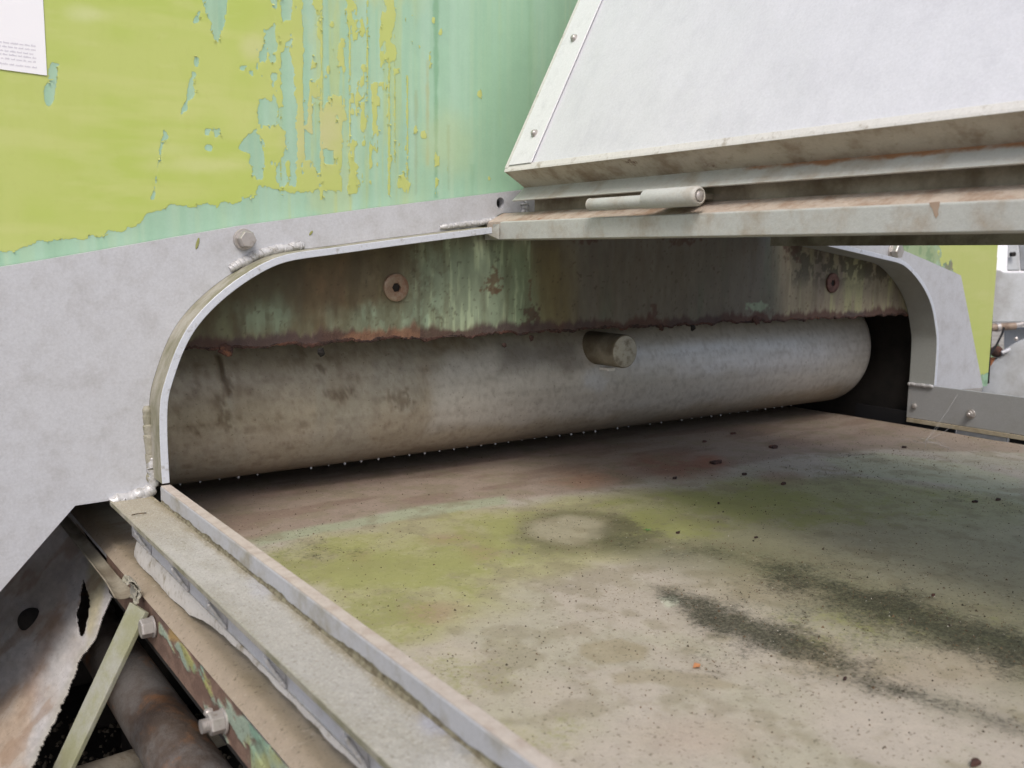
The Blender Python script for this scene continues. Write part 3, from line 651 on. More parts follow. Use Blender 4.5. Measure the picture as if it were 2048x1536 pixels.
def lid(side, label):
    t = thing('hood_cover', label, 'cover', (.80 if side < 0 else 1.43, 1.12, .1))
    k = .517; yE = 1.139
    def L(z, d=0.): return (.786 + k * (z - .120) + d, z)
    ZT = .80
    n = (-.888, .459)   # outward normal in XZ
    # sheet
    a = L(.1245); b = L(ZT)
    sheet = [a, b, (b[0] + .004, b[1]), (a[0] + .004, a[1])]
    yprof('lid_sheet', sheet, YN, yE - .008, M_HOOD, t, .0004, side)
    # folded rim: outer edge, underside, hanging flange
    rim = [(.7860, .1195), (.7875, .1225), (.7915, .1225), (.824, .1010), (.822, .0985)]
    yprof('lid_rim', rim, YN, yE, M_RETURN, t, .0005, side)
    fl_ = [(.8205, .0980), (.8005, .0795), (.8035, .0785), (.8245, .0985), (.8245, .1040)]
    yprof('hanging_flange', fl_, YN, yE + .002, M_BEAM, t, .0004, side)
    if side > 0: return t
    # end rim and cover strip
    e0 = L(.125); e1 = L(ZT)
    MB().prismY([(e0[0] - .0030, e0[1]), (e1[0] - .0030, e1[1]), (e1[0] + .022, e1[1]), (e0[0] + .022, e0[1])], yE - .0075, yE).build('end_rim', M_LIDEDGE, t, bevel=.0006)
    e0 = L(.1285)
    MB().prismY([(e0[0] - .0042, e0[1]), (e1[0] - .0042, e1[1]), (e1[0] - .0022, e1[1]), (e0[0] - .0022, e0[1])], 1.076, yE - .0088).build('cover_strip', M_STRIP, t, bevel=.0004)
    MB().prismY([(.7843, .1192), (.7852, .1222), (.7885, .1285), (.7915, .1285), (.7885, .1227), (.7858, .1192)], YN, yE - .0005).build('rim_lip', M_LIDEDGE, t, bevel=.0004)
    axn = Vector((n[0], 0, n[1]))
    for (x, y) in [(1152, 80), (1073, 270), ]:
        d = ray(x, y); c = Vector(d * ((.786 - k * .12) / (d[0] - k * d[2]))) + axn * .0036
        MB().lathe(c, axn, [(0, .0062), (.001, .0062), (.0011, .0050), (.0035, .0046), (.0052, .003), (.0056, .0002)], 24).build('screw', M_STAIN, t, smooth=True)
    dz = .13
    c = Vector((L(.17 + .139)[0], 1.10, .17 + .139 + .139)); 
    return t
lidN = lid(-1, 'big white aluminium lid leaning inwards above the near beam, screws along its left strip')
shade_lid = lid(1, 'unseen far copy of the white lid, added to block light over the belt')  # far lid is never in view, added to shade the belt
# unseen ridge, added to close the light gap between the lids
rd = thing('light_block_ridge', 'unseen ridge cap added to keep light out between the two lids', 'added ridge', (1.115, .4, .8))
MB().prismY([(1.115, .815), (1.00, .800), (1.00, .795), (1.115, .806), (1.235, .795), (1.235, .800)], YN, 1.139).build('cap', M_HOOD, rd)

# hinge: slim pin and thicker barrel with a screw in its end
hg = bpy.data.objects.new('hinge', None); col.objects.link(hg); hg.parent = lidN
hx = .7775
pA = Vector(onX(1180, 411, hx)); pB = Vector(onX(1292, 403, hx)); pC = Vector(onX(1400, 391, hx))
pA.z = pB.z = .0645; pC.z = .069; axd = Vector((0, -1, 0))
hg.location = Vector((hx, pB.y, .066)) - rootloc(lidN)
MB().lathe((hx, pA.y, .0650), axd, [(0, .0062), (.001, .0082), (.0015, .0078), (pA.y - pB.y + .01, .0078)], 32).build('pin', M_BEAM, hg, smooth=True)
LB = pB.y - pC.y
MB().lathe((hx, pB.y, .0675), axd, [(0, .0085), (.0012, .0112), (LB - .004, .0112), (LB - .001, .0098), (LB, .0082), (LB - .002, .0062), (LB - .002, .001)], 36).build('barrel', M_BEAM, hg, smooth=True)
MB().lathe((hx, pC.y + .002, .0675), axd, [(0, .0058), (.0025, .0056), (.0040, .0035), (.0045, .0002)], 24).build('end_screw', M_STAIN, hg, smooth=True)
MB().box((hx + .002, pB.y - LB * .75, .066), (.8235, pB.y - .01, .0725)).build('leaf', M_WEB, hg)

# ================================================================ DRUM
DC = (1.435, -.21); DR = .135
drum = thing('drum', 'large grey steel drum lying across the feed opening, streaked with brown grime', 'drum', (1.1, DC[0], -.345))
na = 150; us = np.arange(.20, 1.9201, .0035)
prof_x = np.concatenate([us, 1.92 + .05 * np.sin(np.linspace(.1, 1.5, 10))]); prof_r = np.concatenate([np.full(len(us), DR), DR - .05 * (1 - np.cos(np.linspace(.1, 1.5, 10)))])
prof_x = np.append(prof_x, 1.972); prof_r = np.append(prof_r, .02)
# angle measured from "towards camera", downwards positive
th = np.linspace(0, 2 * math.pi, na)
U, T = np.meshgrid(prof_x, th, indexing='ij'); RR = np.repeat(prof_r[:, None], na, 1)
TT = np.where(T > math.pi, T - 2 * math.pi, T)
def D(x, y):       # pixel -> (X, arc length on the drum)
    d = ray(x, y); a = d[1] ** 2 + d[2] ** 2; b = -2 * (d[1] * DC[0] + d[2] * DC[1]); c = DC[0] ** 2 + DC[1] ** 2 - DR ** 2
    disc = max(0, b * b - 4 * a * c); t = (-b - math.sqrt(disc)) / (2 * a); p = d * t
    return (p[0], math.atan2(-(p[2] - DC[1]), -(p[1] - DC[0])) * DR)
V_ = TT * DR
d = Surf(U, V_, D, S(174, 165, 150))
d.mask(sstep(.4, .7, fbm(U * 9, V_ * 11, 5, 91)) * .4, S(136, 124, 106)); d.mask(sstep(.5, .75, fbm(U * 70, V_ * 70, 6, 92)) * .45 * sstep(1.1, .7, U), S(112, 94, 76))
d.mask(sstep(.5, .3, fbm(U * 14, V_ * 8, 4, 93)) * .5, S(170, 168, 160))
d.poly([(860, 760), (900, 720), (960, 690), (1400, 640), (1760, 640), (1760, 760), (1300, 820), (1000, 850), (860, 860)], S(200, 198, 194), .02, .02, 20, .75, 94)  # right part of the drum lightened to paint in its sheen
d.poly([(1000, 690), (1150, 680), (1170, 740), (1000, 740)], S(88, 78, 66), .02, .012, 25, .6, 95)
d.blob(1190, 760, 26, 22, S(200, 202, 206), .5, .6, 60, .8, 96); d.blob(1450, 715, 180, 28, S(214, 216, 222), .8, .5, 15, .8, 97); d.blob(1620, 690, 100, 40, S(204, 206, 210), .8, .5, 15, .5, 397)  # wide pale patches paint the highlight at centre right
d.mask(sstep(.45, .65, fbm(U * 6, V_ * 60, 5, 297)) * .15, S(180, 174, 164)); d.mask(sstep(.5, .7, fbm(U * 5 + 3, V_ * 90, 5, 298)) * .12, S(112, 100, 86))
d.poly([(418, 715), (440, 712), (455, 800), (470, 880), (470, 930), (462, 930), (452, 850), (436, 790)], S(166, 158, 142), .003, .004, 60, .6, 98)
d.poly([(432, 712), (440, 712), (455, 760), (464, 790), (456, 792), (442, 760)], S(86, 70, 52), .002, .002, 60, .85, 99)
for (a, b, r1, r2) in [(458, 770, 9, 22), (436, 800, 8, 12), (452, 830, 12, 14), (460, 855, 10, 8), (392, 866, 12, 5), (400, 850, 14, 6), (640, 735, 10, 8), (680, 790, 20, 12), (800, 800, 22, 14), (700, 780, 8, 6)]:
    d.blob(a, b, r1 * .9, r2 * .9, S(104, 88, 72), .5, 1.9, 200, .6, int(a))
d.mask(sstep(.50, .72, fbm(U * 140, V_ * 140, 5, 100)) * .22, S(96, 80, 66))
d.mask(sstep(.09, .16, V_) * .55 * (V_ < .25), S(96, 82, 70))  # lower face darkened, painting in the shade under the drum
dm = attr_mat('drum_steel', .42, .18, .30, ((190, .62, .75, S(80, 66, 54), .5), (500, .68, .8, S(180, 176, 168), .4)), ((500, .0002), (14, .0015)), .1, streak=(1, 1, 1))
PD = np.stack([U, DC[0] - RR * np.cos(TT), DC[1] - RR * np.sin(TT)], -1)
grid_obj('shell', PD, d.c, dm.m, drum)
# stub with a flat disc end
sc_ = Vector(onY(1250, 703, 1.228))
MB().lathe(sc_, (0, 1, 0), [(0, .0275), (.0012, .0292), (.003, .0296), (.105, .0296)], 48).build('stub_tube', M_WEB, drum, smooth=True)
MB().lathe(sc_ - Vector((0, .0012, 0)), (0, 1, 0), [(0, .001), (0, .0262), (.0008, .0275), (.0020, .0275)], 48).build('stub_cap', metal_mat('stub_cap_steel', S(176, 172, 160), S(110, 100, 84), .55, .1, 60), drum, smooth=True)
MB().box((sc_.x - .020, sc_.y + .022, sc_.z - .036), (sc_.x - .002, sc_.y + .045, sc_.z - .0305)).build('drain_lug', M_LIDEDGE, drum, bevel=.001)
# row of small round rivet tips along the drum's lower line
ph_ = math.atan(.243); ty, tz = DC[0] - DR * math.sin(ph_), DC[1] - DR * math.cos(ph_)
rv = MB().lathe((0, 0, 0), (0, -.35, -1), [(0, .0020), (.0018, .0022), (.0034, .0015), (.0041, .0002)], 10)
me0 = None; xk = onY(723, 916, ty)[0]; xk2 = onY(1093.6, 867, ty)[0]; sp = (xk2 - xk) / 13
k0 = int((.36 - xk) / sp); rr = random.Random(2)
for k in range(k0, 60):
    x = xk + k * sp
    if x > 1.80: break
    if rr.random() < .07: continue
    if me0 is None:
        o = rv.build('rivet', M_EDGE, drum, smooth=True); me0 = o.data
    else:
        o = bpy.data.objects.new('rivet', me0); col.objects.link(o); o.parent = drum
    o.location = Vector((x + rr.uniform(-.0015, .0015), ty, tz + rr.uniform(0, .0008))) - drum.location
    o.scale = [rr.uniform(.6, 1.05)] * 3

# ================================================================ BELT
ZB = -.371
def Bf(x, y): p = onZ(x, y, ZB); return (p[0], p[1])
xs = np.arange(.245, 1.9301, .0035); ys = np.arange(-.35, 1.80, .0035)
X2, Y2 = np.meshgrid(xs, ys, indexing='ij')
b = Surf(X2, Y2, Bf, S(173, 164, 151))
b.mask(sstep(.42, .7, fbm(X2 * 9, Y2 * 12, 5, 101)) * .5, S(178, 169, 158)); b.mask(sstep(.45, .7, fbm(X2 * 14, Y2 * 10, 5, 102)) * .5, S(162, 160, 138))
b.poly([(560, 1120), (600, 1080), (800, 1040), (1050, 1010), (1300, 980), (1500, 960), (1750, 960), (2048, 1000), (2200, 1300), (1700, 1200), (1330, 1090), (1200, 1140), (1060, 1170), (1000, 1240), (820, 1300), (700, 1260)], S(158, 155, 112), .03, .05, 9, .85, 103)
alg = b.blob(760, 1130, 210, 58, S(162, 164, 100), .7, .9, 22, .4, 104) / .4; alg = np.maximum(alg, b.blob(1000, 1080, 140, 54, S(158, 160, 98), .7, .9, 22, .4, 105) / .4); alg = np.maximum(alg, .8 * b.blob(760, 1230, 100, 50, S(164, 164, 112), .7, .9, 14, .3, 106) / .3)
alg = np.maximum(alg, .55 * b.blob(900, 1350, 160, 60, S(168, 164, 130), .8, .9, 14, .3, 416) / .3); alg = np.maximum(alg, .5 * b.blob(1080, 1480, 120, 60, S(168, 164, 130), .8, .9, 14, .2, 417) / .2)
alg = np.maximum(alg, b.blob(1500, 1010, 240, 42, S(142, 142, 96), .7, .9, 20, .45, 107) / .45); alg = np.maximum(alg, b.blob(1300, 1050, 130, 30, S(150, 152, 92), .7, .8, 14, .4, 108) / .4); alg = np.maximum(alg, .5 * b.blob(1820, 1010, 190, 46, S(164, 160, 128), .7, .9, 18, .4, 109) / .4)
alg = np.maximum(alg, .5 * b.blob(1750, 1250, 300, 60, S(150, 144, 112), .8, .7, 12, .25, 418) / .25)
b.blob(1900, 1110, 280, 90, S(182, 176, 154), .7, .5, 9, .8, 110); b.blob(1720, 1080, 100, 30, S(150, 142, 132), .6, .6, 10, .6, 111)  # wide pale patch makes up for the hood's shade at far right
# back strip by the drum
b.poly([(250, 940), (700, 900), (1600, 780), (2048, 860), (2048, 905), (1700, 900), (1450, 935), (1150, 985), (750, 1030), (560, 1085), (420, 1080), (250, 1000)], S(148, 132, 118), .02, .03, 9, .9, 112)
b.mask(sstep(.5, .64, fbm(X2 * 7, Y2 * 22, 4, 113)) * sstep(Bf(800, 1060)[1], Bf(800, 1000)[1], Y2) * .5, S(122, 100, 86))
b.poly([(500, 1082), (560, 1066), (700, 1040), (850, 1012), (1010, 992), (1020, 1008), (900, 1026), (760, 1048), (640, 1068), (520, 1092)], S(156, 166, 136), .008, .006, 20, .75, 114)
b.poly([(1640, 918), (1760, 905), (1900, 925), (2048, 960), (2048, 1010), (1900, 970), (1780, 955), (1700, 945)], S(172, 174, 148), .012, .012, 14, .75, 115)
b.blob(1350, 930, 85, 22, S(134, 88, 68), .8, .6, 20, .75, 116); b.blob(1180, 958, 60, 16, S(160, 118, 86), .9, .6, 20, .5, 117); b.blob(1420, 920, 30, 10, S(150, 92, 66), .8, .6, 20, .6, 118)
for (a, c_, r1, r2) in [(850, 1222, 60, 22), (915, 1078, 45, 12), (960, 1105, 30, 14), (720, 1115, 22, 10), (1560, 955, 40, 12)]: b.blob(a, c_, r1, r2, S(150, 122, 102), .8, .8, 22, .6, int(a))
b.poly([(450, 985), (700, 955), (1000, 905), (1200, 885), (1205, 895), (900, 935), (700, 975), (480, 1000)], S(160, 138, 126), .01, .01, 14, .5, 119)
# ring stain and the two mouldy bands
b.poly([(1330, 1040), (1600, 1010), (1900, 1060), (2300, 1120), (2400, 1400), (2048, 1350), (1700, 1230), (1500, 1150)], S(152, 147, 122), .06, .05, 8, .6, 520)
ring = b.blob(1155, 1062, 125, 50, S(104, 102, 72), .35, .35, 18, .8, 120); rin = b.blob(1140, 1058, 84, 28, S(156, 150, 126), .3, .3, 20, .95, 121)
alg = alg * (1 - np.clip(ring, 0, 1)); ring = ring * (1 - rin)
b.blob(1265, 1062, 60, 36, S(78, 78, 54), .6, .6, 20, .7, 122)
dkc = S(50, 52, 38)
b.poly([(1300, 1085), (1420, 1075), (1640, 1130), (2048, 1270), (2300, 1380), (2300, 1480), (2048, 1385), (1850, 1300), (1640, 1235), (1500, 1190), (1350, 1150)], S(112, 112, 80), .075, .03, 12, .62, 620)
b.poly([(1230, 1070), (1320, 1080), (1360, 1120), (1290, 1130), (1220, 1100)], S(110, 110, 82), .04, .03, 14, .55, 621)
m1 = b.poly([(1307, 1090), (1389, 1083), (1460, 1088), (1542, 1112), (1614, 1140), (1716, 1170), (1819, 1192), (1921, 1232), (2048, 1280), (2250, 1360), (2250, 1450), (2048, 1358), (1972, 1318), (1870, 1282), (1768, 1254), (1665, 1222), (1588, 1180), (1512, 1146), (1435, 1124), (1327, 1108)], S(92, 94, 66), .055, .024, 16, .50, 123)
m2 = b.poly([(1297, 1172), (1358, 1182), (1420, 1200), (1460, 1224), (1563, 1256), (1665, 1292), (1716, 1330), (1768, 1358), (1870, 1380), (1972, 1414), (2048, 1434), (2200, 1490), (2200, 1540), (2048, 1478), (1972, 1452), (1870, 1420), (1768, 1390), (1696, 1364), (1629, 1328), (1512, 1292), (1435, 1262), (1358, 1221), (1317, 1195)], S(100, 98, 76), .024, .016, 26, .42, 124)
m4 = b.poly([(1650, 1175), (1860, 1215), (2100, 1300), (2250, 1400), (2100, 1370), (1900, 1296), (1740, 1236)], S(96, 98, 70), .02, .01, 26, .3, 223)
m1, m2, m4 = m1 / .50, m2 / .42, m4 / .3
mould = np.clip(m1 * .54 + m2 * .60 + m4 * .18 + ring * .45, 0, 1.1) + b.blob(1265, 1062, 60, 34, S(110, 106, 76), .7, .6, 20, .3, 322) * .5
mould = mould + .20 * sstep(.45, .75, fbm(X2 * 7, Y2 * 9, 4, 333)) + .12 * sstep(.5, .7, fbm(X2 * 30, Y2 * 30, 4, 334))
mould = mould * (.62 + .72 * fbm(X2 * 14, Y2 * 14, 5, 335)) + .32 * np.clip(b.blob(1700, 1215, 420, 130, S(150, 144, 118), .9, .3, 6, .15, 336) / .15, 0, 1)
mould = mould + sstep(.02, .0, np.abs(sdpoly(X2, Y2, b.pts([(1620, 915), (1750, 908), (1850, 912), (1900, 915), (1700, 925)])))) * .35 + sstep(.05, 0, np.abs(sdpoly(X2, Y2, b.pts([(1690, 942), (1800, 958), (1900, 985), (2048, 1020), (2060, 1030), (1900, 1000), (1800, 970)])))) * .30
mould = mould + sstep(.05, 0, -sdpoly(X2, Y2, b.pts([(520, 1095), (640, 1090), (700, 1110), (560, 1110)]))) * .25
m3 = b.blob(1640, 1310, 60, 30, S(160, 148, 124), .5, .6, 18, .7, 125)
b.blob(1850, 1330, 170, 35, S(158, 146, 126), .6, .5, 9, .6, 126); b.blob(1550, 1180, 120, 24, S(150, 140, 116), .6, .6, 12, .5, 127)
b.mask(sstep(.50, .70, fbm(X2 * 34, Y2 * 30, 5, 129)) * .45, S(132, 124, 98))
b.poly([(1160, 1290), (1240, 1278), (1300, 1295), (1290, 1320), (1200, 1330), (1160, 1312)], S(150, 140, 114), .004, .006, 20, .75, 130)
b.poly([(1220, 1350), (1300, 1338), (1420, 1350), (1480, 1375), (1380, 1380), (1300, 1365), (1230, 1372)], S(152, 142, 118), .005, .006, 20, .7, 131)
b.poly([(1320, 1195), (1350, 1192), (1362, 1205), (1335, 1215)], S(186, 190, 170), .004, .003, 30, .8, 132)
b.blob(1000, 1500, 60, 40, S(168, 162, 116), .8, .6, 12, .6, 133); b.blob(1400, 1480, 140, 40, S(166, 150, 134), .7, .6, 9, .5, 134)
b.mask(sstep(.30, .262, X2) * .8, S(134, 120, 98)); b.mask(sstep(.262, .247, X2) * .7, S(162, 148, 132))
belt = thing('conveyor_belt', 'wide dirty belt stained with green algae, black mould and brown dust, running into the opening', 'conveyor belt', (1.1, .7, ZB))
Zb = ZB + (fbm(X2 * 4, Y2 * 5, 3, 140) - .5) * .004 * sstep(.28, .4, X2) - .010 * sstep(.262, .245, X2) ** 2
bm_ = attr_mat('grimy_belt', .72, 0, .27, ((230, .60, .68, S(84, 76, 54), .55), (900, .66, .74, S(60, 54, 42), .7), (700, .70, .78, S(206, 200, 186), .5), (120, .62, .75, S(186, 178, 164), .35)), ((500, .0005), (90, .001), (18, .0015)), .12, spec=.35)
mf = bm_.attr('Mould').outputs['Fac']
af_ = bm_.attr('Algae').outputs['Fac']
an = bm_.math('ADD', af_, bm_.math('ADD', bm_.math('MULTIPLY', bm_.math('SUBTRACT', bm_.noise(150, 7, .75, off=8), .5), 2.2), bm_.math('MULTIPLY', bm_.math('SUBTRACT', bm_.noise(30, 5, .65, off=5), .5), 1.6)))
ak = bm_.math('MULTIPLY', bm_.ramp(an, .35, 1.0), bm_.ramp(af_, .02, .5))
bm_.color(bm_.mix(bm_.math('MULTIPLY', ak, .68), bm_.b.inputs['Base Color'].links[0].from_socket, bm_.mix(bm_.noise(14), S(150, 154, 84), S(134, 136, 82))))
mn = bm_.math('ADD', mf, bm_.math('ADD', bm_.math('MULTIPLY', bm_.math('SUBTRACT', bm_.noise(170, 8, .8), .5), 2.1), bm_.math('MULTIPLY', bm_.math('SUBTRACT', bm_.noise(38, 4, .6, off=6), .5), .8)))
mk_ = bm_.math('MULTIPLY', bm_.ramp(mn, .36, 1.05), bm_.ramp(mf, .03, .2))
c_ = bm_.b.inputs['Base Color'].links[0].from_socket
bm_.color(bm_.mix(bm_.math('MULTIPLY', mk_, bm_.math('ADD', .50, bm_.math('MULTIPLY', bm_.ramp(bm_.noise(330, 6, .8, off=3), .36, .60), .48))), c_, bm_.mix(bm_.noise(60), S(50, 53, 34), S(38, 37, 30)))); bm_.bump(mk_, .0006, .6)
grid_obj('belt_surface', np.stack([X2, Y2, Zb], -1), b.c, bm_.m, belt, None, {'Mould': mould, 'Algae': alg})
MB().prismY([(.2475, ZB - .013), (.2475, ZB - .019), (1.929, ZB - .019), (1.929, ZB - .004), (.29, ZB - .004)], -.35, 1.80).build('belt_core', M_SKIRT, belt)
# loose crumbs
cm_ = NT('crumb', .9); cm_.color(cm_.mix(cm_.ramp(cm_.noise(140, 2), .4, .6), S(56, 50, 40), S(104, 84, 62)))
cw_ = NT('pale_grit', .8); cw_.color(cm_ and (.55, .52, .46, 1))
def crumbs(name, n, mat, dark, label, smin, smax, seed):
    r = np.random.RandomState(seed); C = MB(); tries = 0; k = 0
    md = np.clip(mould, 0, 1)
    while k < n and tries < n * 40:
        tries += 1
        x = r.uniform(.32, 1.92); y = r.uniform(.1, 1.45)
        i = int((x - .245) / .0035); j = int((y + .35) / .0035)
        p = (.16 + 1.0 * md[i, j]) * (.3 + .9 * vnoise(x * 9, y * 9, 5)) * (.35 if y > 1.2 else 1)
        if r.rand() > p: continue
        s = r.uniform(smin, smax) * (1.6 if r.rand() < .06 else 1); a = r.uniform(0, 6.28); z = Zb[i, j]
        P_ = [(x + s * math.cos(a + q * 2.1) * r.uniform(.6, 1.2), y + s * math.sin(a + q * 2.1) * r.uniform(.6, 1.2), z - .0003) for q in range(3)] + [(x, y, z + s * r.uniform(.5, 1.1))]
        C.add(P_, [(0, 1, 3), (1, 2, 3), (2, 0, 3)]); k += 1
    o = C.build(name, mat); tag(o, label, 'debris', kind='stuff'); return o
crumbs('dirt_crumbs', 8500, cm_.m, 1, 'tiny dark crumbs of dirt and moss scattered over the belt', .0005, .0016, 3)
crumbs('pale_grit', 700, cw_.m, 0, 'fine pale grit sprinkled over the belt', .0004, .0010, 4)
# rust flakes fallen from the wall
flk = [(1432, 926, 13), (1547, 895, 11), (1466, 868, 6), (1408, 884, 6), (1490, 949, 6), (1567, 968, 6), (1349, 957, 5), (1437, 1007, 4), (1357, 1066, 5), (1950, 1004, 6), (1808, 895, 5), (1950, 1528, 12), (1690, 1358, 5), (1995, 1000, 6), (1512, 1076, 4), (1867, 1191, 4)]
for i, (x, y, r) in enumerate(flk):
    rr = random.Random(i); c = onZ(x, y, ZB + .001); s = r * .0005 * (np.linalg.norm(c) / 1.2)
    g = MB(); n = 8; top = []; bot = []
    for k in range(n):
        a = 6.283 * k / n; q = s * rr.uniform(.5, 1.15)
        top.append((c[0] + q * math.cos(a) * 1.5, c[1] + q * math.sin(a) * .9, c[2] + .0015 + s * rr.uniform(.1, .35))); bot.append((top[-1][0], top[-1][1], c[2] - .0005))
    g.rings([bot, top, [(c[0] + (p[0] - c[0]) * .4, c[1] + (p[1] - c[1]) * .4, p[2] + s * .15) for p in top]])
    o = g.build('rust_flake', M_RUST)
    where = {0: 'largest dark red rust flake lying on the brown patch of the belt', 1: 'flat dark rust flake between the drum and the brown patch of the belt',
             2: 'rust flake closest to the drum', 3: 'small rust flake on the belt left of the two flat ones by the drum', 4: 'rust flake on the green algae behind the largest flake', 5: 'dark rust flake in the middle of the pinkish spot on the green algae',
             6: 'small rust flake at the left end of the brown patch', 9: 'rust flake in the pale green streak at the right edge of the belt', 10: 'small rust flake near the far rail, beyond the pale green streak',
             11: 'dark lump at the near right corner of the belt', 12: 'small flake in the black mould band nearest the camera', 13: 'reddish flake at the edge of the pale green streak by the right border'}.get(i, 'small brown rust flake lying on the algae-stained belt')
    where = {7: 'tiny rust flake on the bright algae behind the ring stain', 8: 'small rust flake just right of the ring stain', 14: 'small rust flake between the ring stain and the grey right side of the belt', 15: 'reddish flake on the grey area above the upper mould band'}.get(i, where)
    tag(o, where, 'rust flake', 'rust flakes on the belt')
lf = MB(); c = onZ(1295, 1060, ZB + .002)
for k in range(5):
    a = k * 1.26; p = (c[0] + .003 * math.cos(a), c[1] + .003 * math.sin(a), c[2])
    lf.add([c + np.array([0, 0, .001]), (p[0] + .002, p[1], p[2]), (p[0] * 1 + .003 * math.cos(a), p[1] + .003 * math.sin(a), p[2] + .001), (p[0], p[1] + .002, p[2])], [(0, 1, 2, 3)])
lm = NT('leaf_green', .6); lm.color(lm.mix(lm.noise(200), S(60, 110, 50), S(110, 150, 80)))
tag(lf.build('moss_sprig', lm.m, solid=.0004, fix=False), 'tiny bright green sprig lying beside the ring stain on the belt', 'sprig')
lf = MB(); c = onZ(1395, 1334, ZB + .001)
lf.add([c + np.array(q) for q in ((-.006, 0, .001), (0, -.003, .0015), (.005, .001, .001), (.001, .005, .002))], [(0, 1, 2, 3)])
om = NT('orange_flake', .7); om.color(om.mix(om.noise(200), S(200, 140, 90), S(170, 110, 70)))
tag(lf.build('paint_chip', om.m, solid=.0005, fix=False), 'small orange chip lying on the pale part of the belt', 'paint chip')

# cobweb strands on the far side of the belt
cw = MB(); rr = random.Random(8); hub = np.array(onZ(1852, 880, ZB + .004))
ends = [onX(1915, 790, 1.949), onX(1905, 852, 1.949), onZ(1950, 905, ZB + .001), onZ(2040, 935, ZB + .001), onZ(1832, 874, ZB + .001), onX(1880, 848, 1.949), onZ(1900, 896, ZB + .001), onZ(1850, 896, ZB + .001), onZ(1872, 892, ZB + .001)]
for e in ends:
    P_ = [hub + (np.array(e) - hub) * t + np.array([0, 0, -.006 * math.sin(3.14 * t) * .6 * (np.linalg.norm(e - hub) > .1)]) for t in np.linspace(0, 1, 8)]
    cw.tube(P_, .00035, 4)
for k in range(10):
    a = hub + np.array([rr.uniform(-.03, .03), rr.uniform(-.03, .03), 0]); cw.tube([a, a + np.array([rr.uniform(-.03, .03), rr.uniform(-.04, .02), .0])], .0003, 4)
wm = NT('spider_silk', .4); wm.color((.7, .7, .7, 1)); wm.b.inputs['Alpha'].default_value = .28
tag(cw.build('cobweb', wm.m), 'torn pale cobweb strands stretched between the belt and the far rail', 'cobweb')

# ================================================================ NEAR SIDE RAIL
rail = thing('side_rail', 'near side rail with a gritty flat flange, raised inner lip and welded gussets', 'side rail', (.27, .6, -.3))
def F_(x, y): p = onZ(x, y, -.30); return (p[0], p[1])
xf = np.arange(.242, .2912, .0012); yf = np.arange(-.2, 1.1955, .0025)
X3, Y3 = np.meshgrid(xf, yf, indexing='ij')
g = Surf(X3, Y3, F_, S(166, 163, 156))
g.mask(sstep(.42, .65, fbm(X3 * 20, Y3 * 9, 4, 151)) * .5, S(182, 180, 176)); g.mask(sstep(.45, .7, fbm(X3 * 30 + 5, Y3 * 12, 4, 152)) * .45, S(156, 152, 138))
g.mask(sstep(.95, 1.15, Y3) * .8, S(162, 154, 134))
g.mask(sstep(.012, .0, .2912 - X3 + (fbm(X3 * 90, Y3 * 60, 4, 153) - .5) * .012) * .75, S(134, 124, 96)); g.mask(sstep(.0035, .0, X3 - .242) * .5, S(160, 158, 138))
g.blob(525, 1168, 32, 26, S(168, 168, 172), .4, .5, 60, .85, 154); g.blob(560, 1160, 16, 20, S(134, 132, 122), .4, .6, 60, .7, 155); g.blob(880, 1440, 42, 28, S(158, 160, 172), .4, .5, 50, .85, 156); g.blob(935, 1485, 34, 26, S(148, 150, 152), .5, .6, 50, .7, 157)
gm = attr_mat('gritty_flange', .88, 0, .30, ((420, .55, .68, S(196, 194, 186), .7), (300, .56, .70, S(122, 116, 100), .7), (800, .58, .68, S(90, 84, 72), .5)), ((420, .0012), (160, .001)), .05, spec=.25)
grid_obj('flange_top', np.stack([X3, Y3, -.30 + (fbm(X3 * 300, Y3 * 300, 2, 158) - .5) * .0009], -1), g.c, gm.m, rail)
MB().box((.2425, -.2, -.3062), (.2920, 1.195, -.3010)).build('flange', M_BANDSIDE, rail, bevel=.0008)
lipo = MB().box((.2915, -.2, -.2985), (.3040, 1.1505, -.2800)).build('lip', M_RAILLIP, rail, bevel=.0012)
# grime along the lip's crown and its mossy foot
MB().box((.2922, -.2, -.2799), (.3034, 1.15, -.2790)).build('lip_crown', M_LIP, rail, bevel=.0006)
mo = NT('moss_line', .95); mo.color(mo.mix(mo.ramp(mo.noise(120, 5, .7), .35, .65), S(140, 135, 112), S(94, 86, 68))); mo.bump(mo.noise(300), .002, 1)
mm = MB(); R = []; yy = np.arange(-.2, 1.148, .003); h1 = fbm(yy * 30, yy * 0, 4, 161); h2 = fbm(yy * 70, yy * 0, 3, 162)
for i, y in enumerate(yy):
    h = .0012 + .006 * max(0, h1[i] - .3) + .003 * h2[i]; wdd = .0004 + .0022 * h2[i] ** 2
    R.append([(.2913, y, -.2995 + .001), (.2906, y, -.2995 + h), (.2910, y, -.2994 + h * 1.02), (.2914, y, -.2993)]) ; R[-1] = [(.2918, y, -.3000), (.2910 - wdd, y, -.2996), (.2912, y, -.2992 + h * .4), (.2913, y, -.2995 + h)]
mm.rings(R).build('moss_line', mo.m, rail)
MB().box((.2675, -.2, -.3500), (.2735, 1.20, -.3063)).build('skirt_plate', M_SKIRT, rail, bevel=.0006)
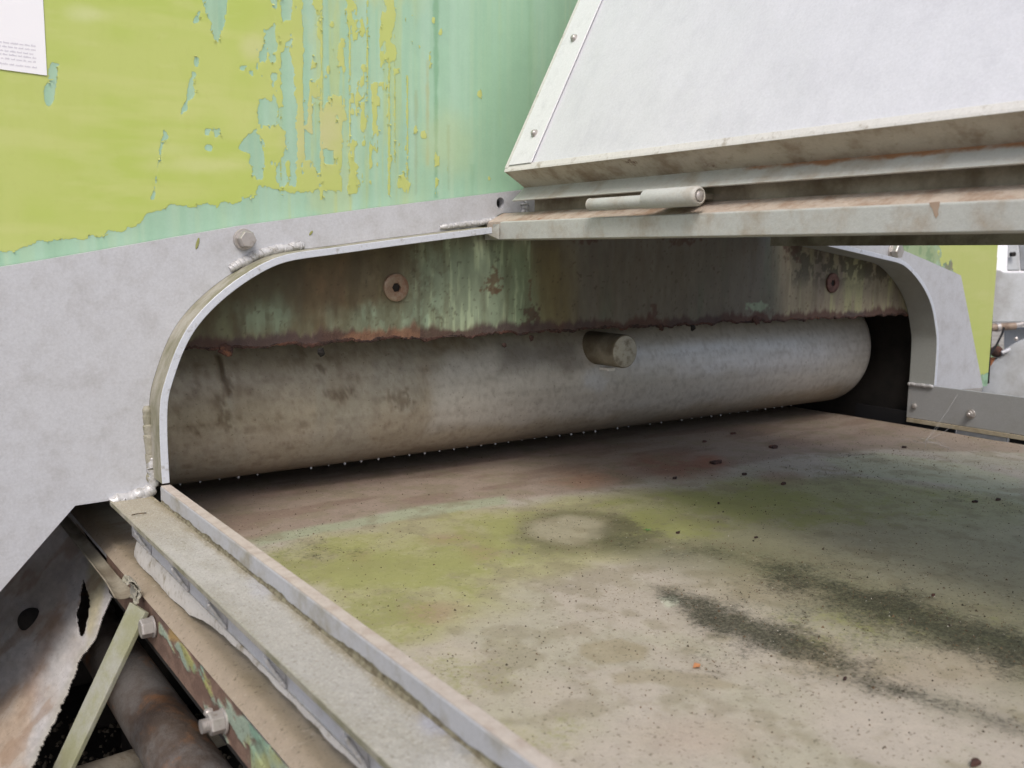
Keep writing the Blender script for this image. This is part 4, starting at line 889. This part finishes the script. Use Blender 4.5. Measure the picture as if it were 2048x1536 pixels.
for i, (x, y) in enumerate([(285, 1108), (358, 1163), (432, 1240), (547, 1348), (708, 1495)]):
    p = onX(x, y, .258); yy_ = p[1]
    g_ = MB().add([(.2675, yy_ - .003, -.3065), (.2470, yy_ - .003, -.3065), (.2490, yy_ - .003, -.318), (.2675, yy_ - .003, -.3475), (.2675, yy_ + .003, -.3065), (.2470, yy_ + .003, -.3065), (.2490, yy_ + .003, -.318), (.2675, yy_ + .003, -.3475)], [(0, 1, 2, 3), (4, 7, 6, 5), (0, 4, 5, 1), (1, 5, 6, 2), (2, 6, 7, 3), (3, 7, 4, 0)])
    gg = g_.build('gusset', M_SKIRT, rail, bevel=.0006)
    weld([(.250 + .016 * t, yy_ - .0045, -.3190 - .028 * t) for t in (0, .33, .66, 1)], .0018, gg, seed=30 + i, pitch=.007).location = (0, 0, 0)
# seal: wide curled flap at the far end, thin torn strip nearer
se = MB(); yy = np.arange(-.2, 1.17, .004)
wid = np.interp(yy, [-.2, .52, .60, .72, .80, .84, .90, .94, 1.0, 1.08, 1.15, 1.17], [.003, .003, .0042, .0046, .005, .0055, .011, .018, .0195, .0200, .0200, .018]) + (fbm(yy * 40, yy * 0, 4, 171) - .5) * .0035
R = []
for i, y in enumerate(yy):
    wv = max(.002, wid[i]); k_ = wv / .019
    R.append([(.2665 - .0045 * k_ * math.sin(t * 1.6) + .0006 * math.sin(y * 60) * t, y, -.3485 - wv * t) for t in (0, .2, .45, .7, .9, 1.)])
V = [p for r in R for p in r]; n = 6
se.add(V, [(i * n + j, i * n + j + 1, (i + 1) * n + j + 1, (i + 1) * n + j) for i in range(len(R) - 1) for j in range(n - 1)])
o = se.build('rubber_seal', M_SEAL, rail, solid=.0018); 
nd = MB(); c = onZ(278, 1030, -.2995)
nd.tube([c + np.array([(-.008 + .016 * t), .002 * math.sin(3.1 * t) * -1, .0012 + .001 * math.sin(3.14 * t)]) for t in np.linspace(0, 1, 8)], .0007, 6)
tag(nd.build('pine_needle', cm_.m), 'thin dark curved needle lying on the gritty rail flange near the weld', 'needle')

# bed beam under the belt: brown, with peeled green paint
bb = thing('bed_beam', 'brown steel side beam under the belt edge with flaking green and yellow paint', 'beam', (.25, .6, -.42))
xs_ = np.arange(-.25, 1.25, .002); hs = np.arange(0, .0461, .0015)
Yb, Hb = np.meshgrid(xs_, hs, indexing='ij')
def Bb(x, y): p = onX(x, y, .2462); return (p[1], ZB - .012 - p[2])
q_ = Surf(Yb, Hb, Bb, S(112, 88, 76))
q_.mask(sstep(.4, .7, fbm(Yb * 60, Hb * 90, 5, 181)) * .6, S(140, 114, 98)); q_.mask(sstep(.5, .7, fbm(Yb * 12, Hb * 10, 4, 182)) * .4, S(78, 62, 54))
fp = fbm(Yb * 26 + Hb * 60, Hb * 42 - Yb * 8, 5, 183); band_ = np.exp(-((Hb - .014) / .010) ** 2) * (Yb > .72) + (Yb <= .72) * .75
mk = sstep(.36, .42, fp * (.55 + .6 * band_)) * (Yb < 1.0)
cc = mix(np.ones(Yb.shape + (3,)) * S(150, 168, 150), S(160, 160, 96), sstep(.42, .58, fbm(Yb * 18, Hb * 30, 4, 184))); cc = mix(cc, S(122, 156, 138), sstep(.58, .66, fbm(Yb * 14 + 2, Hb * 22, 4, 185)))
q_.mask(mk * .9, cc)
q_.blob(350, 1268, 14, 14, S(176, 146, 84), .5, .6, 90, .8, 186); q_.blob(525, 1490, 22, 40, S(130, 164, 142), .5, .9, 90, .7, 187); q_.blob(530, 1525, 24, 22, S(166, 168, 108), .5, .9, 90, .7, 188)
qm = attr_mat('flaking_beam_paint', .7, 0, .35, ((300, .58, .7, S(70, 54, 46), .6),), ((300, .0008), (80, .0015)), .1)
grid_obj('painted_face', np.stack([.2462 - .0012 * mk, Yb, ZB - .012 - Hb], -1), q_.c, qm.m, bb)
MB().box((.2475, -.25, ZB - .058), (.2540, 1.25, ZB - .0195)).build('web', M_DARK, bb)
MB().box((.2475, -.25, ZB - .064), (.300, 1.25, ZB - .0585)).build('lower_flange', M_DARK, bb)
def nutbolt(x, y, af, h, parent, stud=0):
    c = Vector(onX(x, y, .2450)); ax = Vector((-1, 0, 0))
    n_ = hex_bolt(c, ax, af, h, parent, True, 'nut' if stud else 'hex_bolt', M_STAIN, .5, 1.12, .002)
    if stud:
        r = af * .35
        p = [(h, r)]
        k = 0
        while k < 5: p += [(h + .0004 + k * .0018, r * 1.0), (h + .0009 + k * .0018, r * .84), (h + .0016 + k * .0018, r)]; k += 1
        MB().lathe(c, ax, p, 24).build('threaded_stud', M_STAIN, n_, smooth=True).location = (0, 0, 0)
    return n_
nutbolt(307, 1253, .0185, .012, bb); nutbolt(449, 1441, .0178, .012, bb, 1)
c = Vector(onX(424, 1423, .240)); MB().lathe(c, (-1, 0, 0), [(0, .0035), (.003, .0042), (.006, .0034), (.0075, .0005)], 16).build('ball_stud', M_STAIN, bb, smooth=True)

# ================================================================ FAR SIDE RAIL
fr_ = thing('side_rail', 'plain grey far side rail with dome bolt and studded nut beyond the belt', 'side rail', (1.96, .8, -.3))
MB().box((1.953, -.3, -.3565), (1.960, 1.2105, -.2785)).build('skirt_plate', metal_mat('satin_grey_plate', S(166, 168, 170), S(150, 150, 146), .5, .1, 6, .4, .8, .2, .0002, var=.04), fr_, bevel=.0008)
MB().box((1.950, -.3, -.3665), (1.9528, 1.2080, -.3570)).build('wear_strip', metal_mat('tan_wear_strip', S(184, 172, 148), S(150, 136, 110), .8, 0, 30), fr_, bevel=.0006)
c = onX(1829, 812, 1.953); MB().lathe(c, (-1, 0, 0), [(0, .0062), (.002, .0062), (.005, .0046), (.0065, .0006)], 24).build('dome_bolt', M_STAIN, fr_, smooth=True)
c = onX(1942, 828, 1.953)
n_ = hex_bolt(c, (-1, 0, 0), .0135, .006, fr_, True, 'nut', M_STAIN, .2, 1.3, .002)
MB().lathe(c, (-1, 0, 0), [(.006, .0042), (.012, .0042), (.0135, .003), (.0135, .0005)], 20).build('threaded_stud', M_STAIN, n_, smooth=True).location = (0, 0, 0)
child_fix(n_)
for y0, y1, mt in [(1.10, 1.35, M_BLACK), (.985, 1.095, M_HOOD), (.3, .98, M_BLACK)]:
    MB().box((1.962, y0, -.395), (1.968, y1, -.345)).build('gap_strip', mt, fr_)

# ================================================================ DARK HOUSING BEHIND, walls added to keep light out
hs_ = thing('machine_housing', 'dark inside of the machine behind the drum, with unseen walls added to keep light out', 'machine housing', (1.1, 1.9, -.3))
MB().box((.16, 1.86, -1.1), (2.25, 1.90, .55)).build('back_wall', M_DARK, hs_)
MB().box((1.985, 1.225, -.9), (2.00, 1.855, .50)).build('light_block_wall', M_DARK, hs_)
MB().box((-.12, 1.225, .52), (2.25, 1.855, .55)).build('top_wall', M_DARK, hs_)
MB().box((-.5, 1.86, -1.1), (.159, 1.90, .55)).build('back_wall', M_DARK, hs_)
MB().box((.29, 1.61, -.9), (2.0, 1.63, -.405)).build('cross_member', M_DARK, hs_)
MB().box((-.52, 1.24, -1.3), (-.50, 1.855, .55)).build('light_block_wall', M_DARK, hs_)  # out-of-view wall added so the left cavity stays dark
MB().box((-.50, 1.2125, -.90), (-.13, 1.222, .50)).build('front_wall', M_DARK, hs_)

# ================================================================ LOWER LEFT: gutter, torn sheet, strut, pipes
gt = MB(); R = []; GR = .0085
for i, y in enumerate(np.linspace(1.10, 1.75, 24)):
    fl_s = 1 + .35 * max(0, 1 - (y - 1.10) / .05)
    R.append([(.234 + GR * fl_s * math.cos(a), y, -.3865 - GR * .6 * fl_s * math.sin(a)) for a in np.linspace(.2, 2.95, 9)])
n = 9; gt.add([p for r in R for p in r], [(i * n + j, i * n + j + 1, (i + 1) * n + j + 1, (i + 1) * n + j) for i in range(23) for j in range(8)])
tag(gt.build('gutter_strip', M_WEB, solid=.0016, smooth=True), 'narrow bent gutter strip running beside the belt edge under the arch plate', 'gutter')

sheet = thing('torn_sheet', 'corroded grey sheet with ragged torn edge and slit hole left of the strut', 'metal sheet', (.15, 1.1, -.5))
u_ = np.arange(-60, 300, 1.6); v_ = np.arange(985, 1580, 1.6)
UU, VV = np.meshgrid(u_, v_, indexing='ij')
Yd = 3.295 - .00157 * UU - .001429 * VV
Yd = Yd + .035 * np.sin((UU * .6 + VV * .8) * .012) * sstep(300, 100, UU) + (fbm(UU * .012, VV * .012, 3, 191) - .5) * .03
D3 = np.stack([UU - 1024., -(VV - 768.), np.full(UU.shape, -FPX)], -1) @ ROT.T
PS = D3 * (Yd / D3[..., 1])[..., None]
Pu, Pv = zx(UU), zx(VV)
nz = (fbm(Pu * .09, Pv * .09, 4, 192) - .5) * 12 + (fbm(Pu * .35, Pv * .35, 3, 193) - .5) * 5
outl = [(-80, 960), (120, 960), (150, 1030), (178, 1085), (205, 1125), (235, 1155), (262, 1168), (274, 1184), (240, 1184), (222, 1195), (205, 1235), (190, 1280), (172, 1302), (166, 1308), (158, 1325), (150, 1350), (128, 1400), (110, 1440), (82, 1495), (60, 1545), (30, 1600), (-80, 1600)]
sd1 = sdpoly(Pu, Pv, outl)
holep = [(167, 1160), (171, 1170), (178, 1200), (180, 1200), (176, 1235), (168, 1268), (163, 1272), (157, 1250), (155, 1225), (162, 1200), (164, 1180)]
keep = (sd1 + nz * ((Pv > 1300) * .55 + .12) > 0) & ~(sdpoly(Pu, Pv, holep) + 1.5 + nz * .45 > 0)
t_ = Surf(UU, VV, lambda x, y: (x, y), S(186, 183, 182))
t_.mask(sstep(.4, .7, fbm(UU * .01, VV * .01, 4, 194)) * .5, S(160, 146, 130)); t_.mask(sstep(.5, .7, fbm(UU * .05, VV * .02, 5, 195)) * .25, S(160, 156, 158))
t_.poly([(20, 1420), (100, 1240), (130, 1180), (110, 1300), (60, 1440), (20, 1536), (0, 1560), (-40, 1460)], S(160, 128, 104), 18, 16, .02, .6, 196)
t_.poly([(-40, 1380), (60, 1400), (60, 1600), (-60, 1600)], S(178, 160, 138), 20, 16, .02, .6, 197); t_.poly([(180, 1120), (215, 1160), (200, 1230), (178, 1290), (170, 1200)], S(180, 170, 120), 8, 6, .05, .6, 198)
t_.c = t_.c * (.8 + .4 * fbm(UU * .12, VV * .10, 5, 199))[..., None]; t_.mask(sstep(.55, .68, fbm(UU * .03 + VV * .02, VV * .012, 5, 200)) * .5, S(148, 120, 96))
t_.mask(sstep(16, 0, sdpoly(UU, VV, outl)) * .5 * (VV > 1250), S(160, 156, 140))
tm_ = attr_mat('corroded_sheet', .8, 0, .22, ((240, .6, .72, S(120, 104, 90), .5), (600, .64, .72, S(206, 204, 204), .4)), ((300, .0004), (60, .0003)), .08, spec=.3)
PS_m = PS
grid_obj('sheet_panel', PS_m, t_.c, tm_.m, sheet, keep, solid=.002)
# crumpled scrap where the sheet meets the belt
cr = MB(); rr = random.Random(3); c = onX(264, 1168, .236)
for s_ in range(2):
    R = []
    for k in range(14):
        a = k / 13 * 2.6 - .3 + s_ * .25; r = .011 + .004 * s_ + rr.uniform(-.0007, .0007)
        p = np.array([c[0] - .006 + r * math.sin(a) * .7, c[1] - .004 * s_, c[2] + r * math.cos(a) - .006])
        R.append([p + np.array([rr.uniform(-1, 1) * .001, w_, rr.uniform(-1, 1) * .001]) for w_ in (-.012, -.004, .004, .012)])
    cr.add([p for r in R for p in r], [(i * 4 + j, i * 4 + j + 1, i * 4 + j + 5, i * 4 + j + 4) for i in range(13) for j in range(3)])
cr.build('crumpled_corner', M_BANDSIDE, sheet, solid=.0012)

# strut
def bar(a0, a1, b0, b1, Yn, Yf, th_):
    A0 = onY(*a0, Yf); A1 = onY(*a1, Yn); B0 = onY(*b0, Yf); B1 = onY(*b1, Yn)
    nrm = np.cross(A1 - A0, B0 - A0); nrm /= np.linalg.norm(nrm)
    if nrm @ (A0 * -1) < 0: nrm = -nrm
    return MB().hexa([tuple(p) for p in (A0, A1, B1, B0)] + [tuple(p - nrm * th_) for p in (A0, A1, B1, B0)])
su = thing('strut', 'flat mossy aluminium bar bracing diagonally from the beam down past the torn sheet', 'strut', tuple(onY(280, 1210, 1.03)))
bar((259, 1204), (290, 1224), (56, 1640), (92, 1640), 1.030, 1.062, .006).build('flat_bar', M_GAL, su, bevel=.001)

# pipes
rp = thing('rusty_pipe', 'thick rusty brown pipe lying beneath the belt beside the strut', 'pipe', (.276, 1.1, -.585))
MB().lathe((.276, .3, -.578), (0, 1, 0), [(0, .037), (.55, .037), (.72, .0368), (.78, .0375), (1.35, .037)], 48).build('pipe_wall', M_RUSTPIPE, rp, smooth=True)
pc = thing('pale_pipe', 'pale grey cross pipe just showing at the bottom edge under the rusty pipe', 'pipe', tuple(onY(260, 1545, 1.25)))
a_ = onY(170, 1560, 1.22); b_ = onY(420, 1475, 1.40)
MB().cyl(tuple(a_ - (b_ - a_) * .6), tuple(b_ + (b_ - a_) * .4), .019, 32).build('pipe_wall', M_RETURN, pc, smooth=True)
sb = thing('shaft_stub', 'dark shaft end poking out of the shadow behind the sheet', 'shaft', tuple(onY(60, 1245, 1.17)))
c = Vector(onY(62, 1240, 1.405)); MB().lathe(c, c, [(0, .002), (.0015, .009), (.006, .015), (.014, .017), (.05, .017)], 36).build('shaft_end', M_DARK, sb, smooth=True)

# ground and rubble
gm_ = NT('pale_ground', .95); gm_.color(gm_.mix(gm_.ramp(gm_.noise(3, 8), .35, .7), S(140, 134, 124), S(168, 162, 152))); gm_.bump(gm_.noise(30, 6), .02, .7)  # kept pale so it bounces light up onto the undersides
MB().add([(-300, -300, -1.3), (300, -300, -1.3), (300, 300, -1.3), (-300, 300, -1.3)], [(0, 1, 2, 3)]).build('ground', gm_.m); tag(bpy.data.objects['ground'], kind='structure')
sh = MB().box((.10, .75, -.800), (.75, 1.80, -.792)).build('drip_tray', M_DARK); tag(sh, 'dark tray littered with rubble beneath the rusty pipe', 'tray')
rb = MB(); r = np.random.RandomState(9)
for k in range(1800):
    x = r.uniform(.11, .6); y = r.uniform(.8, 1.7); s = r.uniform(.0012, .0055) * (2 if r.rand() < .05 else 1)
    P_ = [(x + s * r.uniform(.6, 1.2) * math.cos(a), y + s * r.uniform(.6, 1.2) * math.sin(a), -.7925) for a in (0, 1.6, 3.1, 4.7)]
    T_ = [(x + (p[0] - x) * .6, y + (p[1] - y) * .6, -.792 + s * r.uniform(.6, 1.2)) for p in P_]
    rb.rings([P_, T_])
tag(rb.build('rubble', metal_mat('rubble_grit', S(96, 88, 76), S(60, 52, 44), .95, 0, 60)), 'loose rubble and grit under the belt', 'rubble', kind='stuff')
tr_ = thing('under_frame', 'shadowed steel legs and sill of the conveyor stand below the belt', 'stand', (1.1, .6, -1.3))
for x in (.33, 1.86):
    for y in (-.2, 1.45): MB().box((x - .03, y - .03, -1.3), (x + .03, y + .03, ZB - .066)).build('leg', M_DARK, tr_)
MB().box((.34, -.3, ZB - .10), (1.85, 1.6, ZB - .066)).build('bed_plate', M_DARK, tr_)

# ================================================================ BACKGROUND AT THE RIGHT (beyond the frame)
def Q(x, y, t): return Vector(ray(x, y)) * t
def slab(name, pts, t, th_, mat, parent):
    fwd = Vector(ray(2020, 620)).normalized()
    a = [Q(x, y, t) for x, y in pts]; n = len(a)
    m = MB(); m.add([tuple(p) for p in a] + [tuple(p + fwd * th_) for p in a], [tuple(range(n)), tuple(range(n, 2 * n))] + [(i, (i + 1) % n, (i + 1) % n + n, i + n) for i in range(n)])
    return m.build(name, mat, parent, bevel=.004)
gh = thing('grey_machine', 'weathered grey machine panels far behind the olive limb at the right edge', 'machine', tuple(Q(2020, 600, 3.3)))
slab('side_panel', [(1975, 538), (2002, 541), (2006, 545), (2160, 545), (2160, 643), (1975, 645)], 3.3, .06, M_BACK, gh)
slab('upright_post', [(2018, 430), (2032, 430), (2040, 541), (2014, 541)], 3.38, .05, M_BACK, gh)
slab('dark_cheek', [(2033, 430), (2160, 430), (2160, 541), (2041, 541)], 3.42, .05, metal_mat('blue_grey_cheek', S(140, 144, 150), S(120, 122, 124), .6), gh)
slab('lower_panel', [(2008, 655), (2160, 655), (2160, 760), (2008, 760)], 3.42, .04, metal_mat('mid_grey_panel', S(158, 162, 168), S(140, 142, 144), .6), gh)
MB().cyl(Q(2021, 509, 3.36), Q(2030, 508, 3.36), .008, 16).build('latch', M_DARK, gh)
ft = thing('pipe_fitting', 'short brown pipe fitting with a collar under the grey panel', 'pipe fitting', tuple(Q(2010, 655, 3.1)))
MB().cyl(Q(1970, 656, 3.1), Q(2030, 652, 3.1), .0125, 24).build('tube', M_BARK, ft, smooth=True)
MB().cyl(Q(2030, 652, 3.1), Q(2046, 648, 3.1), .0085, 6).build('union_nut', M_STAIN, ft, smooth=True)
MB().cyl(Q(1992, 655, 3.1), Q(1999, 654, 3.1), .015, 24).build('collar', M_STAIN, ft, smooth=True)
dc = thing('round_cover', 'pale grey domed round cover at the right edge behind the far rail', 'cover', tuple(Q(2100, 790, 3.0)))
fw = Vector(ray(2100, 788)).normalized()
MB().lathe(Q(2102, 790, 3.0), fw, [(0, .002), (.002, .06), (.008, .14), (.016, .18), (.026, .197), (.05, .200), (.12, .200)], 72).build('dome', M_BACK, dc, smooth=True)
MB().lathe(Q(2032, 678, 3.02), fw, [(-.012, .002), (-.01, .006), (.01, .006)], 12).build('stud', M_STAIN, dc, smooth=True)
rbo = thing('rusty_ball_joint', 'small rust-red ball joint between the olive limb and the round cover', 'joint', tuple(Q(1993, 703, 3.1)))
MB().lathe(Q(1993, 703, 3.1), (0, 0, 1), [(-.0195 * math.cos(a), .0195 * math.sin(a)) for a in np.linspace(.05, 3.09, 14)], 24).build('ball', M_RUST, rbo, smooth=True)
MB().cyl(Q(2003, 706, 3.08), Q(2020, 699, 3.08), .006, 12).build('pin', M_SKIRT, rbo, smooth=True)
MB().cyl(Q(1985, 715, 3.12), Q(1981, 775, 3.12), .012, 16).build('rod', metal_mat('orange_rod', S(176, 112, 70), S(150, 96, 62)), rbo, smooth=True)
hz_ = thing('hose', 'thin blue-black hose looping behind the olive limb', 'hose', tuple(Q(1995, 685, 3.0)))
MB().tube([Q(x, y, 3.0) for x, y in ((1978, 712), (1986, 700), (1994, 688), (2004, 668), (2008, 655))], .0035, 10).build('hose_wall', M_BLACK, hz_, smooth=True)
wp = thing('sky_fill_panel', 'white panel standing in for the bright sky between the olive limb and the grey post', 'sky backdrop', tuple(Q(2008, 600, 6)))
slab('white_panel', [(1940, 380), (2120, 380), (2120, 640), (1940, 640)], 6.0, .1, M_PAPER, wp)  # added white panel fills the gap where bright sky shows
# bush far behind
bu = thing('bush', 'sunlit leaves of a far bush glimpsed through the gap', 'bush', tuple(Q(2000, 720, 9)))
r = np.random.RandomState(12); L_ = MB()
for k in range(420):
    p = Q(2000 + r.normal() * 26, 735 + r.normal() * 18, 9 + r.normal() * .2); s = r.uniform(.012, .028); a = r.uniform(0, 6.28, 3)
    u1 = Vector((math.cos(a[0]), math.sin(a[0]), math.sin(a[1]))) * s; u2 = Vector((math.sin(a[2]), math.cos(a[1]), math.cos(a[0]))) * s * .5
    L_.add([p - u1, p + u2, p + u1, p - u2], [(0, 1, 2, 3)])
L_.build('leaves', lm.m, bu, fix=False)
MB().cyl(Q(2000, 735, 9), Vector(Q(2000, 735, 9)[:2] + (-1.3,)), .03, 10).build('stem', M_DARK, bu)
